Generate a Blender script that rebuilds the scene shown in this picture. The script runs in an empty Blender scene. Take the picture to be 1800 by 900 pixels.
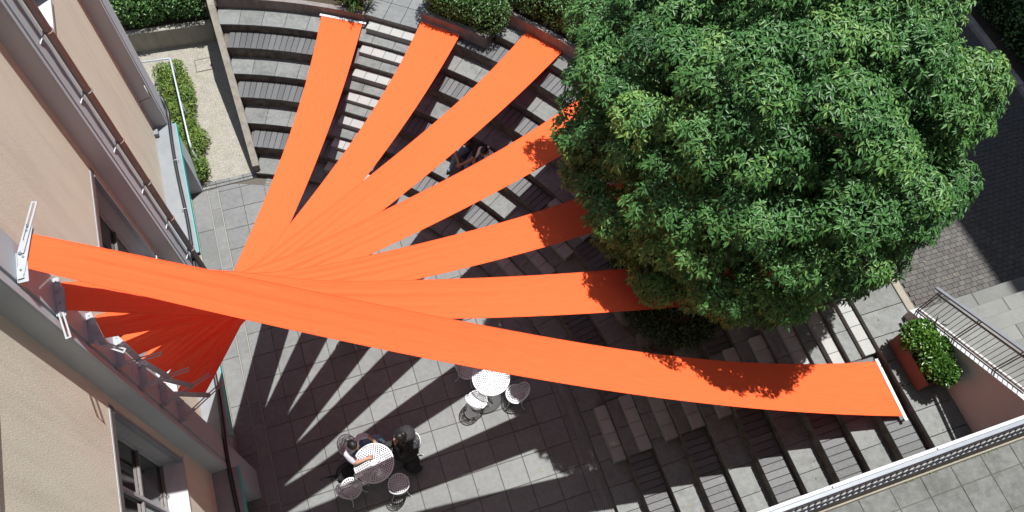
import bpy, math, random
import numpy as np
from mathutils import Vector, Matrix

random.seed(7)
rng = np.random.default_rng(7)
scene = bpy.context.scene
col = scene.collection
R = math.radians

# ---------------------------------------------------------------- camera
cam_d = bpy.data.cameras.new('camera')
cam = bpy.data.objects.new('camera', cam_d)
col.objects.link(cam)
cam_d.sensor_width = 36.0
cam_d.lens = 27.925
cam_d.clip_start = 0.1
cam_d.clip_end = 600
CX = Vector((0.946288, -0.318666, 0.054689))
CY = Vector((0.260106, 0.850765, 0.456666))
CZ = Vector((-0.192052, -0.417912, 0.887956))
cam.matrix_world = Matrix(((CX.x, CY.x, CZ.x, 1.9125), (CX.y, CY.y, CZ.y, -7.502),
                           (CX.z, CY.z, CZ.z, 15.1462), (0, 0, 0, 1)))
scene.camera = cam

# ---------------------------------------------------------------- sky, sun, exposure
SUN = Vector((0.222, 0.148, 1.0)).normalized()          # towards the sun
world = bpy.data.worlds.new('World')
scene.world = world
world.use_nodes = True
wn = world.node_tree
sky = wn.nodes.new('ShaderNodeTexSky')
sky.sky_type = 'NISHITA'
sky.sun_disc = False
sky.sun_elevation = math.asin(SUN.z)
sky.sun_rotation = math.atan2(SUN.x, SUN.y)
bg = wn.nodes['Background']
wn.links.new(sky.outputs[0], bg.inputs[0])
bg.inputs[1].default_value = 0.10
sun_d = bpy.data.lights.new('sun', 'SUN')
sun_d.energy = 5.0
sun_d.angle = R(0.5)
sun_d.color = (1.0, 0.98, 0.95)
sun = bpy.data.objects.new('sun', sun_d)
col.objects.link(sun)
sun.rotation_euler = SUN.to_track_quat('Z', 'Y').to_euler()
sun.location = (8, 6, 30)
scene.view_settings.view_transform = 'Standard'
scene.view_settings.look = 'None'
scene.view_settings.gamma = 1.0
scene.view_settings.use_curve_mapping = False
scene.view_settings.exposure = 0.75

# ---------------------------------------------------------------- helpers
def tag(o, label=None, cat=None, group=None, kind=None):
    if label: o['label'] = label
    if cat: o['category'] = cat
    if group: o['group'] = group
    if kind: o['kind'] = kind
    return o

def empty(name, loc=(0, 0, 0), rz=0.0, parent=None):
    o = bpy.data.objects.new(name, None)
    o.empty_display_size = 0.1
    col.objects.link(o)
    o.location = loc
    o.rotation_euler = (0, 0, rz)
    o.parent = parent
    return o

def link(name, me, parent=None, loc=(0, 0, 0), rz=0.0):
    o = bpy.data.objects.new(name, me)
    col.objects.link(o)
    o.parent = parent
    o.location = loc
    o.rotation_euler = (0, 0, rz)
    return o

def copy_tree(o, parent=None):
    c = o.copy()
    col.objects.link(c)
    c.parent = parent
    for ch in list(o.children):
        copy_tree(ch, c)
    return c

class MB:
    """collects shapes into one mesh"""
    def __init__(s):
        s.v = []; s.f = []; s.m = []; s.sm = []
    def add(s, vs, fs, mi=0, smooth=False):
        b = len(s.v)
        s.v += [tuple(v) for v in vs]
        s.f += [tuple(i + b for i in f) for f in fs]
        s.m += [mi] * len(fs); s.sm += [smooth] * len(fs)
    def box(s, x0, x1, y0, y1, z0, z1, mi=0):
        s.add([(x0,y0,z0),(x1,y0,z0),(x1,y1,z0),(x0,y1,z0),(x0,y0,z1),(x1,y0,z1),(x1,y1,z1),(x0,y1,z1)],
              [(3,2,1,0),(4,5,6,7),(0,1,5,4),(1,2,6,5),(2,3,7,6),(3,0,4,7)], mi)
    def cbox(s, x0, x1, y0, y1, z0, z1, c=0.004, mi=0):
        s.prism([(x0,y0),(x1,y0),(x1,y1),(x0,y1)], z0, z1, c, mi)
    def prism(s, poly, z0, z1, c=0.0, mi=0):
        """vertical prism of a (counter-clockwise, nearly convex) outline, top edge chamfered by c"""
        n = len(poly)
        vs = [(x, y, z0) for x, y in poly]
        if c <= 0:
            vs += [(x, y, z1) for x, y in poly]
            fs = [tuple(range(n - 1, -1, -1)), tuple(range(n, 2 * n))]
            fs += [(i, (i + 1) % n, n + (i + 1) % n, n + i) for i in range(n)]
            s.add(vs, fs, mi); return
        vs += [(x, y, z1 - c) for x, y in poly]
        ins = []
        for i in range(n):
            p0 = Vector(poly[i - 1]); p = Vector(poly[i]); p1 = Vector(poly[(i + 1) % n])
            d0 = (p - p0).normalized(); d1 = (p1 - p).normalized()
            n0 = Vector((-d0.y, d0.x)); n1 = Vector((-d1.y, d1.x))
            b = (n0 + n1)
            k = b.length_squared
            q = p + b * (2 * c / k if k > 1e-6 else 0)
            ins.append((q.x, q.y, z1))
        vs += ins
        fs = [tuple(range(n - 1, -1, -1)), tuple(range(2 * n, 3 * n))]
        for i in range(n):
            j = (i + 1) % n
            fs += [(i, j, n + j, n + i), (n + i, n + j, 2 * n + j, 2 * n + i)]
        s.add(vs, fs, mi)
    def tube(s, pts, r, n=8, mi=0, closed=False, smooth=True, caps=True):
        pts = [Vector(p) for p in pts]
        rs = r if isinstance(r, (list, tuple)) else [r] * len(pts)
        m = len(pts); vs = []
        up = None
        for i, p in enumerate(pts):
            if closed: d = pts[(i + 1) % m] - pts[i - 1]
            else: d = pts[min(i + 1, m - 1)] - pts[max(i - 1, 0)]
            d = d.normalized() if d.length > 1e-9 else Vector((0, 0, 1))
            if up is None:
                up = Vector((0, 0, 1)) if abs(d.z) < 0.9 else Vector((1, 0, 0))
            a = (up - d * up.dot(d))
            a = a.normalized() if a.length > 1e-6 else d.orthogonal().normalized()
            b = d.cross(a); up = a
            for k in range(n):
                t = 2 * math.pi * k / n
                vs.append(p + (a * math.cos(t) + b * math.sin(t)) * rs[i])
        fs = []
        for i in range(m if closed else m - 1):
            j = (i + 1) % m
            for k in range(n):
                l = (k + 1) % n
                fs.append((i * n + k, i * n + l, j * n + l, j * n + k))
        if caps and not closed:
            fs.append(tuple(range(n - 1, -1, -1))); fs.append(tuple((m - 1) * n + k for k in range(n)))
        s.add(vs, fs, mi, smooth)
    def bar(s, p0, p1, w, h, mi=0):
        """flat bar lying horizontally from p0 to p1, width w, thickness h"""
        p0 = Vector(p0); p1 = Vector(p1)
        d = (p1 - p0).normalized(); sd = Vector((-d.y, d.x, 0)).normalized() * (w / 2)
        u = d.cross(sd).normalized() * (-h / 2)
        if u.z < 0: u = -u
        vs = [p0 - sd - u, p1 - sd - u, p1 + sd - u, p0 + sd - u, p0 - sd + u, p1 - sd + u, p1 + sd + u, p0 + sd + u]
        s.add(vs, [(3,2,1,0),(4,5,6,7),(0,1,5,4),(1,2,6,5),(2,3,7,6),(3,0,4,7)], mi)
    def ball(s, c, r, n=8, mi=0, sq=(1, 1, 1), jit=0.0):
        vs = []; m = max(4, n // 2 + 1)
        for i in range(m + 1):
            t = math.pi * i / m
            for k in range(n):
                p = 2 * math.pi * k / n
                j = 1 + (random.uniform(-jit, jit) if jit else 0)
                vs.append((c[0] + r * sq[0] * math.sin(t) * math.cos(p) * j, c[1] + r * sq[1] * math.sin(t) * math.sin(p) * j,
                           c[2] + r * sq[2] * math.cos(t) * j))
        fs = []
        for i in range(m):
            for k in range(n):
                l = (k + 1) % n
                fs.append((i * n + k, (i + 1) * n + k, (i + 1) * n + l, i * n + l))
        s.add(vs, fs, mi, True)
    def ring(s, r0, r1, z0, z1, n=48, mi=0, sm=False):
        vs = []
        for k in range(n):
            t = 2 * math.pi * k / n; c, q = math.cos(t), math.sin(t)
            vs += [(r0 * c, r0 * q, z0), (r1 * c, r1 * q, z0), (r1 * c, r1 * q, z1), (r0 * c, r0 * q, z1)]
        fs = []
        for k in range(n):
            a = 4 * k; b = 4 * ((k + 1) % n)
            fs += [(a, b, b + 1, a + 1), (a + 1, b + 1, b + 2, a + 2), (a + 2, b + 2, b + 3, a + 3), (a + 3, b + 3, b, a)]
        s.add(vs, fs, mi, sm)
    def mesh(s, name, *mats):
        me = bpy.data.meshes.new(name)
        me.from_pydata(s.v, [], s.f)
        for m in mats: me.materials.append(m)
        me.polygons.foreach_set('material_index', s.m)
        me.polygons.foreach_set('use_smooth', s.sm)
        me.update()
        return me
    def build(s, name, mat, parent=None, loc=(0, 0, 0), rz=0.0):
        mats = mat if isinstance(mat, (list, tuple)) else [mat]
        return link(name, s.mesh(name, *mats), parent, loc, rz)

def fast_mesh(name, co, tris, mat, tint=None, smooth=False):
    me = bpy.data.meshes.new(name)
    co = np.ascontiguousarray(co, np.float32); tris = np.ascontiguousarray(tris, np.int32)
    me.vertices.add(len(co)); me.vertices.foreach_set('co', co.ravel())
    me.loops.add(tris.size); me.loops.foreach_set('vertex_index', tris.ravel())
    me.polygons.add(len(tris))
    me.polygons.foreach_set('loop_start', np.arange(0, tris.size, 3, dtype=np.int32))
    me.polygons.foreach_set('loop_total', np.full(len(tris), 3, np.int32))
    me.materials.append(mat)
    me.update(calc_edges=True)
    if tint is not None:
        a = me.attributes.new('tint', 'FLOAT', 'FACE')
        a.data.foreach_set('value', np.ascontiguousarray(tint, np.float32))
    return me

def unit(a):
    return a / np.maximum(np.linalg.norm(a, axis=1, keepdims=True), 1e-9)

def leaf_mesh(name, P, D, N, L, W, mat, tint, fold=0.25, droop=0.15):
    """one folded pointed leaf for each row: base P, direction D, face normal N"""
    D = unit(D); S = unit(np.cross(D, N)); N = np.cross(S, D)
    L = L[:, None]; W = W[:, None]
    tip = P + D * L - np.array([0, 0, 1.0]) * L * droop
    mid = P + D * L * 0.45
    lf = mid + S * W * 0.5 + N * W * fold
    rt = mid - S * W * 0.5 + N * W * fold
    co = np.stack([P, rt, tip, lf], 1).reshape(-1, 3)
    b = np.arange(len(P)) * 4
    tris = np.stack([np.stack([b, b + 1, b + 2], 1), np.stack([b, b + 2, b + 3], 1)], 1).reshape(-1, 3)
    return fast_mesh(name, co, tris, mat, np.repeat(tint, 2))

# ---------------------------------------------------------------- materials
def ramp(nt, stops):
    r = nt.nodes.new('ShaderNodeValToRGB')
    e = r.color_ramp.elements
    while len(e) > 1: e.remove(e[-1])
    e[0].position = stops[0][0]; e[0].color = (*stops[0][1], 1)
    for p, c in stops[1:]:
        k = e.new(p); k.color = (*c, 1)
    return r

def surf(name, c0, c1=None, rough=0.7, scale=8.0, detail=6.0, speck=None, speck_scale=400.0, rnd=0.0,
         bump=0.0, bump_scale=60.0, spec=0.4, metal=0.0, stain=None, stain_scale=1.2, stain_amt=0.5, stretch=None, world_co=True):
    """painted / mineral surface: two tones through noise, optional fine specks, stains, per-piece tone and relief"""
    m = bpy.data.materials.new(name); m.use_nodes = True
    nt = m.node_tree; nd = nt.nodes; lk = nt.links
    b = nd['Principled BSDF']
    b.inputs['Roughness'].default_value = rough
    b.inputs['Specular IOR Level'].default_value = spec
    b.inputs['Metallic'].default_value = metal
    geo = nd.new('ShaderNodeNewGeometry')
    tc = nd.new('ShaderNodeTexCoord')
    co = geo.outputs['Position'] if world_co else tc.outputs['Object']
    if stretch:
        mp = nd.new('ShaderNodeMapping'); mp.inputs['Scale'].default_value = stretch
        lk.new(tc.outputs['Object'] if not world_co else geo.outputs['Position'], mp.inputs[0]); cs = mp.outputs[0]
    else: cs = co
    n1 = nd.new('ShaderNodeTexNoise'); n1.inputs['Scale'].default_value = scale; n1.inputs['Detail'].default_value = detail
    n1.inputs['Roughness'].default_value = 0.65
    lk.new(cs, n1.inputs['Vector'])
    r1 = ramp(nt, [(0.3, c0), (0.7, c1 or c0)])
    lk.new(n1.outputs['Fac'], r1.inputs[0])
    c = r1.outputs[0]
    def mix(kind, fac, a, bcol):
        x = nd.new('ShaderNodeMix'); x.data_type = 'RGBA'; x.blend_type = kind
        if isinstance(fac, float): x.inputs[0].default_value = fac
        else: lk.new(fac, x.inputs[0])
        lk.new(a, x.inputs[6])
        if isinstance(bcol, tuple): x.inputs[7].default_value = (*bcol, 1)
        else: lk.new(bcol, x.inputs[7])
        return x.outputs[2]
    if speck:
        n2 = nd.new('ShaderNodeTexNoise'); n2.inputs['Scale'].default_value = speck_scale; n2.inputs['Detail'].default_value = 2
        lk.new(co, n2.inputs['Vector'])
        r2 = ramp(nt, [(0.3, (speck[0],) * 3), (0.7, (speck[1],) * 3)])
        lk.new(n2.outputs['Fac'], r2.inputs[0])
        c = mix('MULTIPLY', 1.0, c, r2.outputs[0])
    if stain:
        n3 = nd.new('ShaderNodeTexNoise'); n3.inputs['Scale'].default_value = stain_scale; n3.inputs['Detail'].default_value = 9
        n3.inputs['Roughness'].default_value = 0.7
        lk.new(cs, n3.inputs['Vector'])
        r3 = ramp(nt, [(0.48, (0, 0, 0)), (0.72, (stain_amt,) * 3)])
        lk.new(n3.outputs['Fac'], r3.inputs[0])
        c = mix('MIX', r3.outputs[0], c, stain)
    if rnd:
        oi = nd.new('ShaderNodeObjectInfo')
        mr = nd.new('ShaderNodeMapRange'); mr.inputs[3].default_value = 1 - rnd; mr.inputs[4].default_value = 1 + rnd
        lk.new(oi.outputs['Random'], mr.inputs[0])
        c = mix('MULTIPLY', 1.0, c, mr.outputs[0])
    lk.new(c, b.inputs['Base Color'])
    if bump:
        n4 = nd.new('ShaderNodeTexNoise'); n4.inputs['Scale'].default_value = bump_scale; n4.inputs['Detail'].default_value = 4
        lk.new(cs, n4.inputs['Vector'])
        bp = nd.new('ShaderNodeBump'); bp.inputs['Strength'].default_value = bump; bp.inputs['Distance'].default_value = 0.01
        lk.new(n4.outputs['Fac'], bp.inputs['Height']); lk.new(bp.outputs[0], b.inputs['Normal'])
    return m

def leafmat(name, dark, mid, light, rough=0.38, trans=0.25, spec=0.5):
    m = bpy.data.materials.new(name); m.use_nodes = True
    nt = m.node_tree; nd = nt.nodes; lk = nt.links
    b = nd['Principled BSDF']; out = nd['Material Output']
    at = nd.new('ShaderNodeAttribute'); at.attribute_name = 'tint'
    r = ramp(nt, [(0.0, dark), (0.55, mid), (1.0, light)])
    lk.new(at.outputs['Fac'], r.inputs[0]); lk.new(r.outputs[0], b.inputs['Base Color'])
    b.inputs['Roughness'].default_value = rough; b.inputs['Specular IOR Level'].default_value = spec
    tr = nd.new('ShaderNodeBsdfTranslucent')
    hs = nd.new('ShaderNodeHueSaturation'); hs.inputs['Hue'].default_value = 0.47; hs.inputs['Value'].default_value = 1.5
    lk.new(r.outputs[0], hs.inputs['Color']); lk.new(hs.outputs[0], tr.inputs[0])
    mx = nd.new('ShaderNodeMixShader'); mx.inputs[0].default_value = trans
    lk.new(b.outputs[0], mx.inputs[1]); lk.new(tr.outputs[0], mx.inputs[2]); lk.new(mx.outputs[0], out.inputs[0])
    return m

def fabric(name):
    m = bpy.data.materials.new(name); m.use_nodes = True
    nt = m.node_tree; nd = nt.nodes; lk = nt.links
    out = nd['Material Output']; nd.remove(nd['Principled BSDF'])
    tc = nd.new('ShaderNodeTexCoord')
    mp = nd.new('ShaderNodeMapping'); mp.inputs['Scale'].default_value = (1.2, 14, 1)
    lk.new(tc.outputs['UV'], mp.inputs[0])
    n = nd.new('ShaderNodeTexNoise'); n.inputs['Scale'].default_value = 3.0; n.inputs['Detail'].default_value = 5
    lk.new(mp.outputs[0], n.inputs['Vector'])
    r = ramp(nt, [(0.3, (0.76, 0.106, 0.033)), (0.7, (0.80, 0.124, 0.041))])
    lk.new(n.outputs['Fac'], r.inputs[0])
    bp = nd.new('ShaderNodeBump'); bp.inputs['Strength'].default_value = 0.08; bp.inputs['Distance'].default_value = 0.02
    lk.new(n.outputs['Fac'], bp.inputs['Height'])
    d = nd.new('ShaderNodeBsdfDiffuse'); t = nd.new('ShaderNodeBsdfTranslucent')
    lk.new(r.outputs[0], d.inputs[0]); lk.new(bp.outputs[0], d.inputs['Normal'])
    t.inputs[0].default_value = (0.80, 0.05, 0.14, 1)
    mx = nd.new('ShaderNodeMixShader'); mx.inputs[0].default_value = 0.13
    lk.new(d.outputs[0], mx.inputs[1]); lk.new(t.outputs[0], mx.inputs[2]); lk.new(mx.outputs[0], out.inputs[0])
    return m

def simple(name, c, rough=0.5, metal=0.0, spec=0.5, var=0.12, scale=20.0):
    return surf(name, tuple(x * (1 - var) for x in c), tuple(min(1, x * (1 + var)) for x in c), rough=rough, scale=scale, metal=metal, spec=spec, world_co=False)

M = {}
M['paving'] = surf('granite_paving', (0.100, 0.107, 0.106), (0.140, 0.145, 0.142), rough=0.6, scale=11, speck=(0.72, 1.25), speck_scale=130, rnd=0.09, stain=(0.080, 0.083, 0.082), stain_scale=1.7, stain_amt=0.75, bump=0.12, bump_scale=150)
M['joint'] = surf('joint_mortar', (0.065, 0.06, 0.05), (0.085, 0.075, 0.06), rough=0.9, scale=30)
M['band'] = surf('pale_joint_strip', (0.19, 0.188, 0.17), (0.24, 0.232, 0.21), rough=0.8, scale=40)
M['tread'] = surf('granite_tread', (0.098, 0.105, 0.102), (0.150, 0.155, 0.148), rough=0.65, scale=13, speck=(0.75, 1.25), speck_scale=160, rnd=0.10, stain=(0.058, 0.060, 0.056), stain_scale=3, stain_amt=0.75, bump=0.12, bump_scale=160)
M['block'] = surf('pale_granite_block', (0.235, 0.240, 0.235), (0.28, 0.284, 0.278), rough=0.65, scale=6, speck=(0.8, 1.12), speck_scale=200, rnd=0.06, stain=(0.30, 0.25, 0.20), stain_scale=5, stain_amt=0.45)
M['riser'] = surf('weathered_riser', (0.030, 0.025, 0.022), (0.135, 0.115, 0.098), rough=0.85, scale=7, stain=(0.22, 0.19, 0.16), stain_scale=5, stain_amt=0.65, bump=0.4, bump_scale=30)
M['plank'] = surf('weathered_decking', (0.046, 0.048, 0.050), (0.086, 0.088, 0.090), rough=0.5, scale=14, stretch=(1.5, 14, 4), rnd=0.22, bump=0.35, bump_scale=25, stain=(0.125, 0.125, 0.125), stain_scale=8, stain_amt=0.35, world_co=False)
M['concrete'] = surf('stained_concrete', (0.19, 0.178, 0.15), (0.26, 0.245, 0.215), rough=0.9, scale=5, stain=(0.07, 0.06, 0.05), stain_scale=3.5, stain_amt=0.75, bump=0.4, bump_scale=40, stretch=(1, 1, 0.35))
M['concrete_top'] = surf('concrete_coping', (0.165, 0.152, 0.122), (0.215, 0.20, 0.168), rough=0.9, scale=9, stain=(0.095, 0.08, 0.06), stain_scale=7, stain_amt=0.7, bump=0.3, bump_scale=60)
M['planterwall'] = surf('planter_concrete', (0.145, 0.125, 0.118), (0.20, 0.178, 0.168), rough=0.9, scale=6, stain=(0.06, 0.05, 0.045), stain_scale=4, stain_amt=0.8, bump=0.4, bump_scale=40, stretch=(1, 1, 0.4))
M['gravel'] = surf('gravel_ground', (0.205, 0.192, 0.163), (0.26, 0.245, 0.208), rough=0.95, scale=5, speck=(0.62, 1.3), speck_scale=45, bump=0.9, bump_scale=70)
M['stucco'] = surf('beige_stucco', (0.615, 0.57, 0.465), (0.68, 0.63, 0.515), rough=0.9, scale=2.6, stretch=(1, 1, 0.16), bump=0.45, bump_scale=170, stain=(0.48, 0.43, 0.35), stain_scale=3.4, stain_amt=0.55, spec=0.2)
M['greypaint'] = surf('grey_paint', (0.36, 0.40, 0.435), (0.40, 0.44, 0.475), rough=0.55, scale=2, stain=(0.33, 0.345, 0.37), stain_scale=2.5, stain_amt=0.4, stretch=(1, 1, 0.3), bump=0.06, bump_scale=80)
M['canopy'] = surf('canopy_sheet', (0.150, 0.165, 0.178), (0.185, 0.198, 0.21), rough=0.6, scale=4, stain=(0.13, 0.14, 0.15), stain_scale=3, stain_amt=0.4)
M['pipe'] = surf('brown_pipe', (0.20, 0.195, 0.19), (0.25, 0.24, 0.235), rough=0.45, scale=6)
M['copper'] = simple('rusty_clamp', (0.20, 0.10, 0.075), 0.6)
M['black'] = simple('black_rubber', (0.012, 0.012, 0.013), 0.45)
M['teal'] = simple('teal_trim', (0.02, 0.36, 0.35), 0.5)
M['white'] = surf('white_enamel', (0.47, 0.485, 0.51), (0.53, 0.545, 0.57), rough=0.35, scale=30, world_co=False)
M['whitepaint'] = surf('white_coping_paint', (0.40, 0.41, 0.42), (0.47, 0.48, 0.49), rough=0.45, scale=12, stain=(0.45, 0.44, 0.42), stain_scale=6, stain_amt=0.35)
M['alu'] = surf('aluminium_cap', (0.165, 0.185, 0.212), (0.205, 0.225, 0.255), rough=0.4, scale=10)
M['bracket'] = surf('bracket_paint', (0.27, 0.285, 0.30), (0.32, 0.335, 0.35), rough=0.35, scale=12, world_co=False)
M['bolt'] = simple('zinc_bolt', (0.35, 0.36, 0.38), 0.3, 0.8)
M['steel'] = simple('grey_steel', (0.16, 0.175, 0.20), 0.45)
M['rust'] = simple('rusty_brown_steel', (0.075, 0.05, 0.042), 0.6)
M['redprimer'] = simple('red_primer', (0.40, 0.07, 0.035), 0.6)
M['rail'] = simple('galvanised_rail', (0.42, 0.46, 0.50), 0.35, 0.3)
M['frame'] = simple('window_frame_bronze', (0.14, 0.125, 0.12), 0.4, 0.3)
M['sill'] = surf('window_sill', (0.33, 0.34, 0.36), (0.40, 0.41, 0.43), rough=0.5, scale=10)
M['fabric'] = fabric('orange_fabric')
M['terrace'] = surf('terrace_slab', (0.072, 0.076, 0.073), (0.126, 0.129, 0.123), rough=0.8, scale=9, speck=(0.8, 1.2), speck_scale=120, rnd=0.08, stain=(0.048, 0.048, 0.044), stain_scale=2.6, stain_amt=0.8, bump=0.2, bump_scale=120)
M['stairstone'] = surf('stair_granite', (0.118, 0.121, 0.115), (0.155, 0.157, 0.148), rough=0.75, scale=5, speck=(0.8, 1.2), speck_scale=150, rnd=0.17, stain=(0.07, 0.068, 0.062), stain_scale=2.5, stain_amt=0.5)
M['paver'] = surf('dark_paver', (0.058, 0.055, 0.052), (0.092, 0.087, 0.082), rough=0.85, scale=9, speck=(0.7, 1.3), speck_scale=180, rnd=0.16, bump=0.3, bump_scale=120)
M['kerb'] = surf('beige_kerb', (0.20, 0.178, 0.14), (0.25, 0.228, 0.185), rough=0.85, scale=8, stain=(0.14, 0.12, 0.095), stain_scale=5, stain_amt=0.5)
M['mauve'] = surf('mauve_render', (0.45, 0.44, 0.44), (0.50, 0.49, 0.485), rough=0.9, scale=1.2, bump=0.4, bump_scale=150)
M['soil'] = surf('soil', (0.028, 0.02, 0.014), (0.06, 0.045, 0.03), rough=1.0, scale=14, bump=0.8, bump_scale=30)
M['core'] = surf('dark_core_fill', (0.006, 0.012, 0.004), (0.014, 0.026, 0.009), rough=1.0, scale=20, spec=0.1)  # near-black green for the solid hulls that block light inside foliage
M['rock'] = surf('boulder', (0.055, 0.05, 0.045), (0.12, 0.11, 0.10), rough=0.95, scale=6, bump=0.8, bump_scale=14, world_co=False)
M['bark'] = surf('bark', (0.05, 0.038, 0.028), (0.12, 0.09, 0.065), rough=0.95, scale=9, stretch=(3, 3, 0.6), bump=0.8, bump_scale=20)
M['terracotta'] = surf('terracotta_box', (0.085, 0.044, 0.038), (0.115, 0.060, 0.051), rough=0.7, scale=5)
M['leaf'] = leafmat('tree_leaf', (0.020, 0.064, 0.019), (0.054, 0.145, 0.037), (0.160, 0.270, 0.068), 0.42, 0.13, 0.30)
M['hedge'] = leafmat('hedge_leaf', (0.026, 0.068, 0.018), (0.055, 0.138, 0.034), (0.115, 0.225, 0.05), 0.42, 0.18)
M['shrub'] = leafmat('shrub_leaf', (0.024, 0.070, 0.012), (0.048, 0.125, 0.017), (0.10, 0.21, 0.03), 0.3, 0.18)
M['weed'] = leafmat('ground_plant_leaf', (0.05, 0.105, 0.018), (0.105, 0.19, 0.03), (0.23, 0.28, 0.055), 0.5, 0.25)
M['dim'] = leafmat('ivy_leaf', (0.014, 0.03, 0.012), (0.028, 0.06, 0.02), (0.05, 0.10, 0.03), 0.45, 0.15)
M['skin'] = surf('skin', (0.30, 0.165, 0.11), (0.34, 0.19, 0.13), rough=0.55, scale=30, world_co=False)
M['hair'] = surf('black_hair', (0.006, 0.005, 0.005), (0.018, 0.014, 0.013), rough=0.45, scale=60, world_co=False, bump=0.5, bump_scale=90)
M['greytee'] = surf('grey_shirt_cloth', (0.44, 0.43, 0.49), (0.52, 0.51, 0.57), rough=0.9, scale=25, world_co=False, bump=0.5, bump_scale=18)
M['whitetee'] = surf('white_shirt_cloth', (0.68, 0.66, 0.68), (0.76, 0.74, 0.76), rough=0.9, scale=25, world_co=False, bump=0.4, bump_scale=18)
M['denim'] = surf('denim_cloth', (0.10, 0.155, 0.24), (0.17, 0.235, 0.33), rough=0.9, scale=30, world_co=False, bump=0.5, bump_scale=25)
M['blackcloth'] = surf('black_cloth', (0.010, 0.010, 0.011), (0.024, 0.023, 0.024), rough=0.8, scale=22, world_co=False, bump=0.7, bump_scale=18)
M['shoe'] = surf('dark_shoe', (0.03, 0.03, 0.032), (0.05, 0.05, 0.05), rough=0.6, scale=22, world_co=False)
M['eye'] = simple('eye', (0.02, 0.015, 0.012), 0.2)
g = bpy.data.materials.new('window_glass'); g.use_nodes = True
b = g.node_tree.nodes['Principled BSDF']
b.inputs['Base Color'].default_value = (0.018, 0.022, 0.022, 1); b.inputs['Roughness'].default_value = 0.04
b.inputs['Specular IOR Level'].default_value = 0.6
M['glass'] = g
# ================================================================ the setting
m = MB(); m.add([(-160,-160,-0.5),(160,-160,-0.5),(160,160,-0.5),(-160,160,-0.5)], [(0,1,2,3)])
tag(m.build('ground', M['soil']), kind='structure')

# ---- plaza: bed of joints with one slab for each paving tile
plaza = empty('plaza'); tag(plaza, kind='structure')
C0 = (-2.428, -4.077); R1 = 7.778; PITCH = 0.472
LEV = [0.15, 0.47, 0.68, 0.97, 1.18, 1.48, 1.69, 1.99, 2.20, 2.48, 2.69]
def rad(i): return R1 + PITCH * i
def pol(r, a, z=None):
    p = (C0[0] + r * math.cos(a), C0[1] + r * math.sin(a))
    return p if z is None else (p[0], p[1], z)
m = MB(); m.box(-1.6, 6.0, -9.3, 3.35, -0.3, -0.012)
m.build('joint_bed', M['joint'], plaza)
t0 = MB(); t0.cbox(0.006, 0.494, 0.006, 0.494, -0.05, 0, 0.004)
tile_me = t0.mesh('paving_tile', M['paving'])
DR = 7.56                                                     # inner edge of the drain
def dist(x, y):
    return x - C0[0] if y < C0[1] else math.hypot(x - C0[0], y - C0[1])
def clip_poly(poly, f):
    """clip polygon to f(x,y) <= 0"""
    out = []
    for i in range(len(poly)):
        a = poly[i - 1]; b_ = poly[i]; fa = f(*a); fb = f(*b_)
        if (fa <= 0) != (fb <= 0):
            t = fa / (fa - fb); out.append((a[0] + t * (b_[0] - a[0]), a[1] + t * (b_[1] - a[1])))
        if fb <= 0: out.append(b_)
    return out
for c in range(-1, 16):
    for r in range(-7, 18):
        x0 = 0.5 * c if c >= 0 else -0.46; x1 = 0.5 * c + 0.5 if c >= 0 else 0.0
        y0 = -0.5 * r - 0.5; y1 = y0 + 0.5
        if y0 > 3.1 or y1 < -8.6: continue
        corners = [(x0 + .004, y0 + .004), (x1 - .004, y0 + .004), (x1 - .004, y1 - .004), (x0 + .004, y1 - .004)]
        if y1 > 3.12: corners = clip_poly(corners, lambda x, y: y - 3.12)
        ds = [dist(*p) for p in corners]
        if min(ds) > DR - 0.02: continue
        if max(ds) <= DR and c >= 0 and y1 <= 3.12:
            link('paving_tile', tile_me, plaza, (x0, y0, random.uniform(-.0015, .0015)))
        else:
            p = clip_poly(corners, lambda x, y: dist(x, y) - DR)
            if len(p) >= 3:
                q = MB(); q.prism(p, -0.05, 0.0, 0.003); q.build('paving_tile', M['paving'], plaza)
# border strip beside the building: two pale lines with small setts between, plain slabs to the wall
for xa, xb in ((-0.485, -0.464), (-0.70, -0.68)):
    q = MB(); q.cbox(xa, xb, -9, 3.1, -0.03, 0.003, 0.002); q.build('pale_joint_strip', M['band'], plaza)
sett = MB(); sett.cbox(-0.676, -0.489, 0.006, 0.494, -0.04, 0.0, 0.003); sett_me = sett.mesh('border_sett', M['paving'])
lnk = MB(); lnk.cbox(-0.676, -0.489, -0.006, 0.006, -0.03, 0.002, 0.001); lnk_me = lnk.mesh('cross_joint', M['band'])
edge = MB(); edge.cbox(-1.06, -0.705, 0.004, 0.996, -0.04, 0.0, 0.003); edge_me = edge.mesh('edge_slab', M['paving'])
for k in range(24):
    y = 2.6 - 0.5 * k
    link('border_sett', sett_me, plaza, (0, y, 0)); link('cross_joint', lnk_me, plaza, (0, y, 0))
    if k % 2 == 0: link('edge_slab', edge_me, plaza, (0, y - 0.5, 0))

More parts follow.
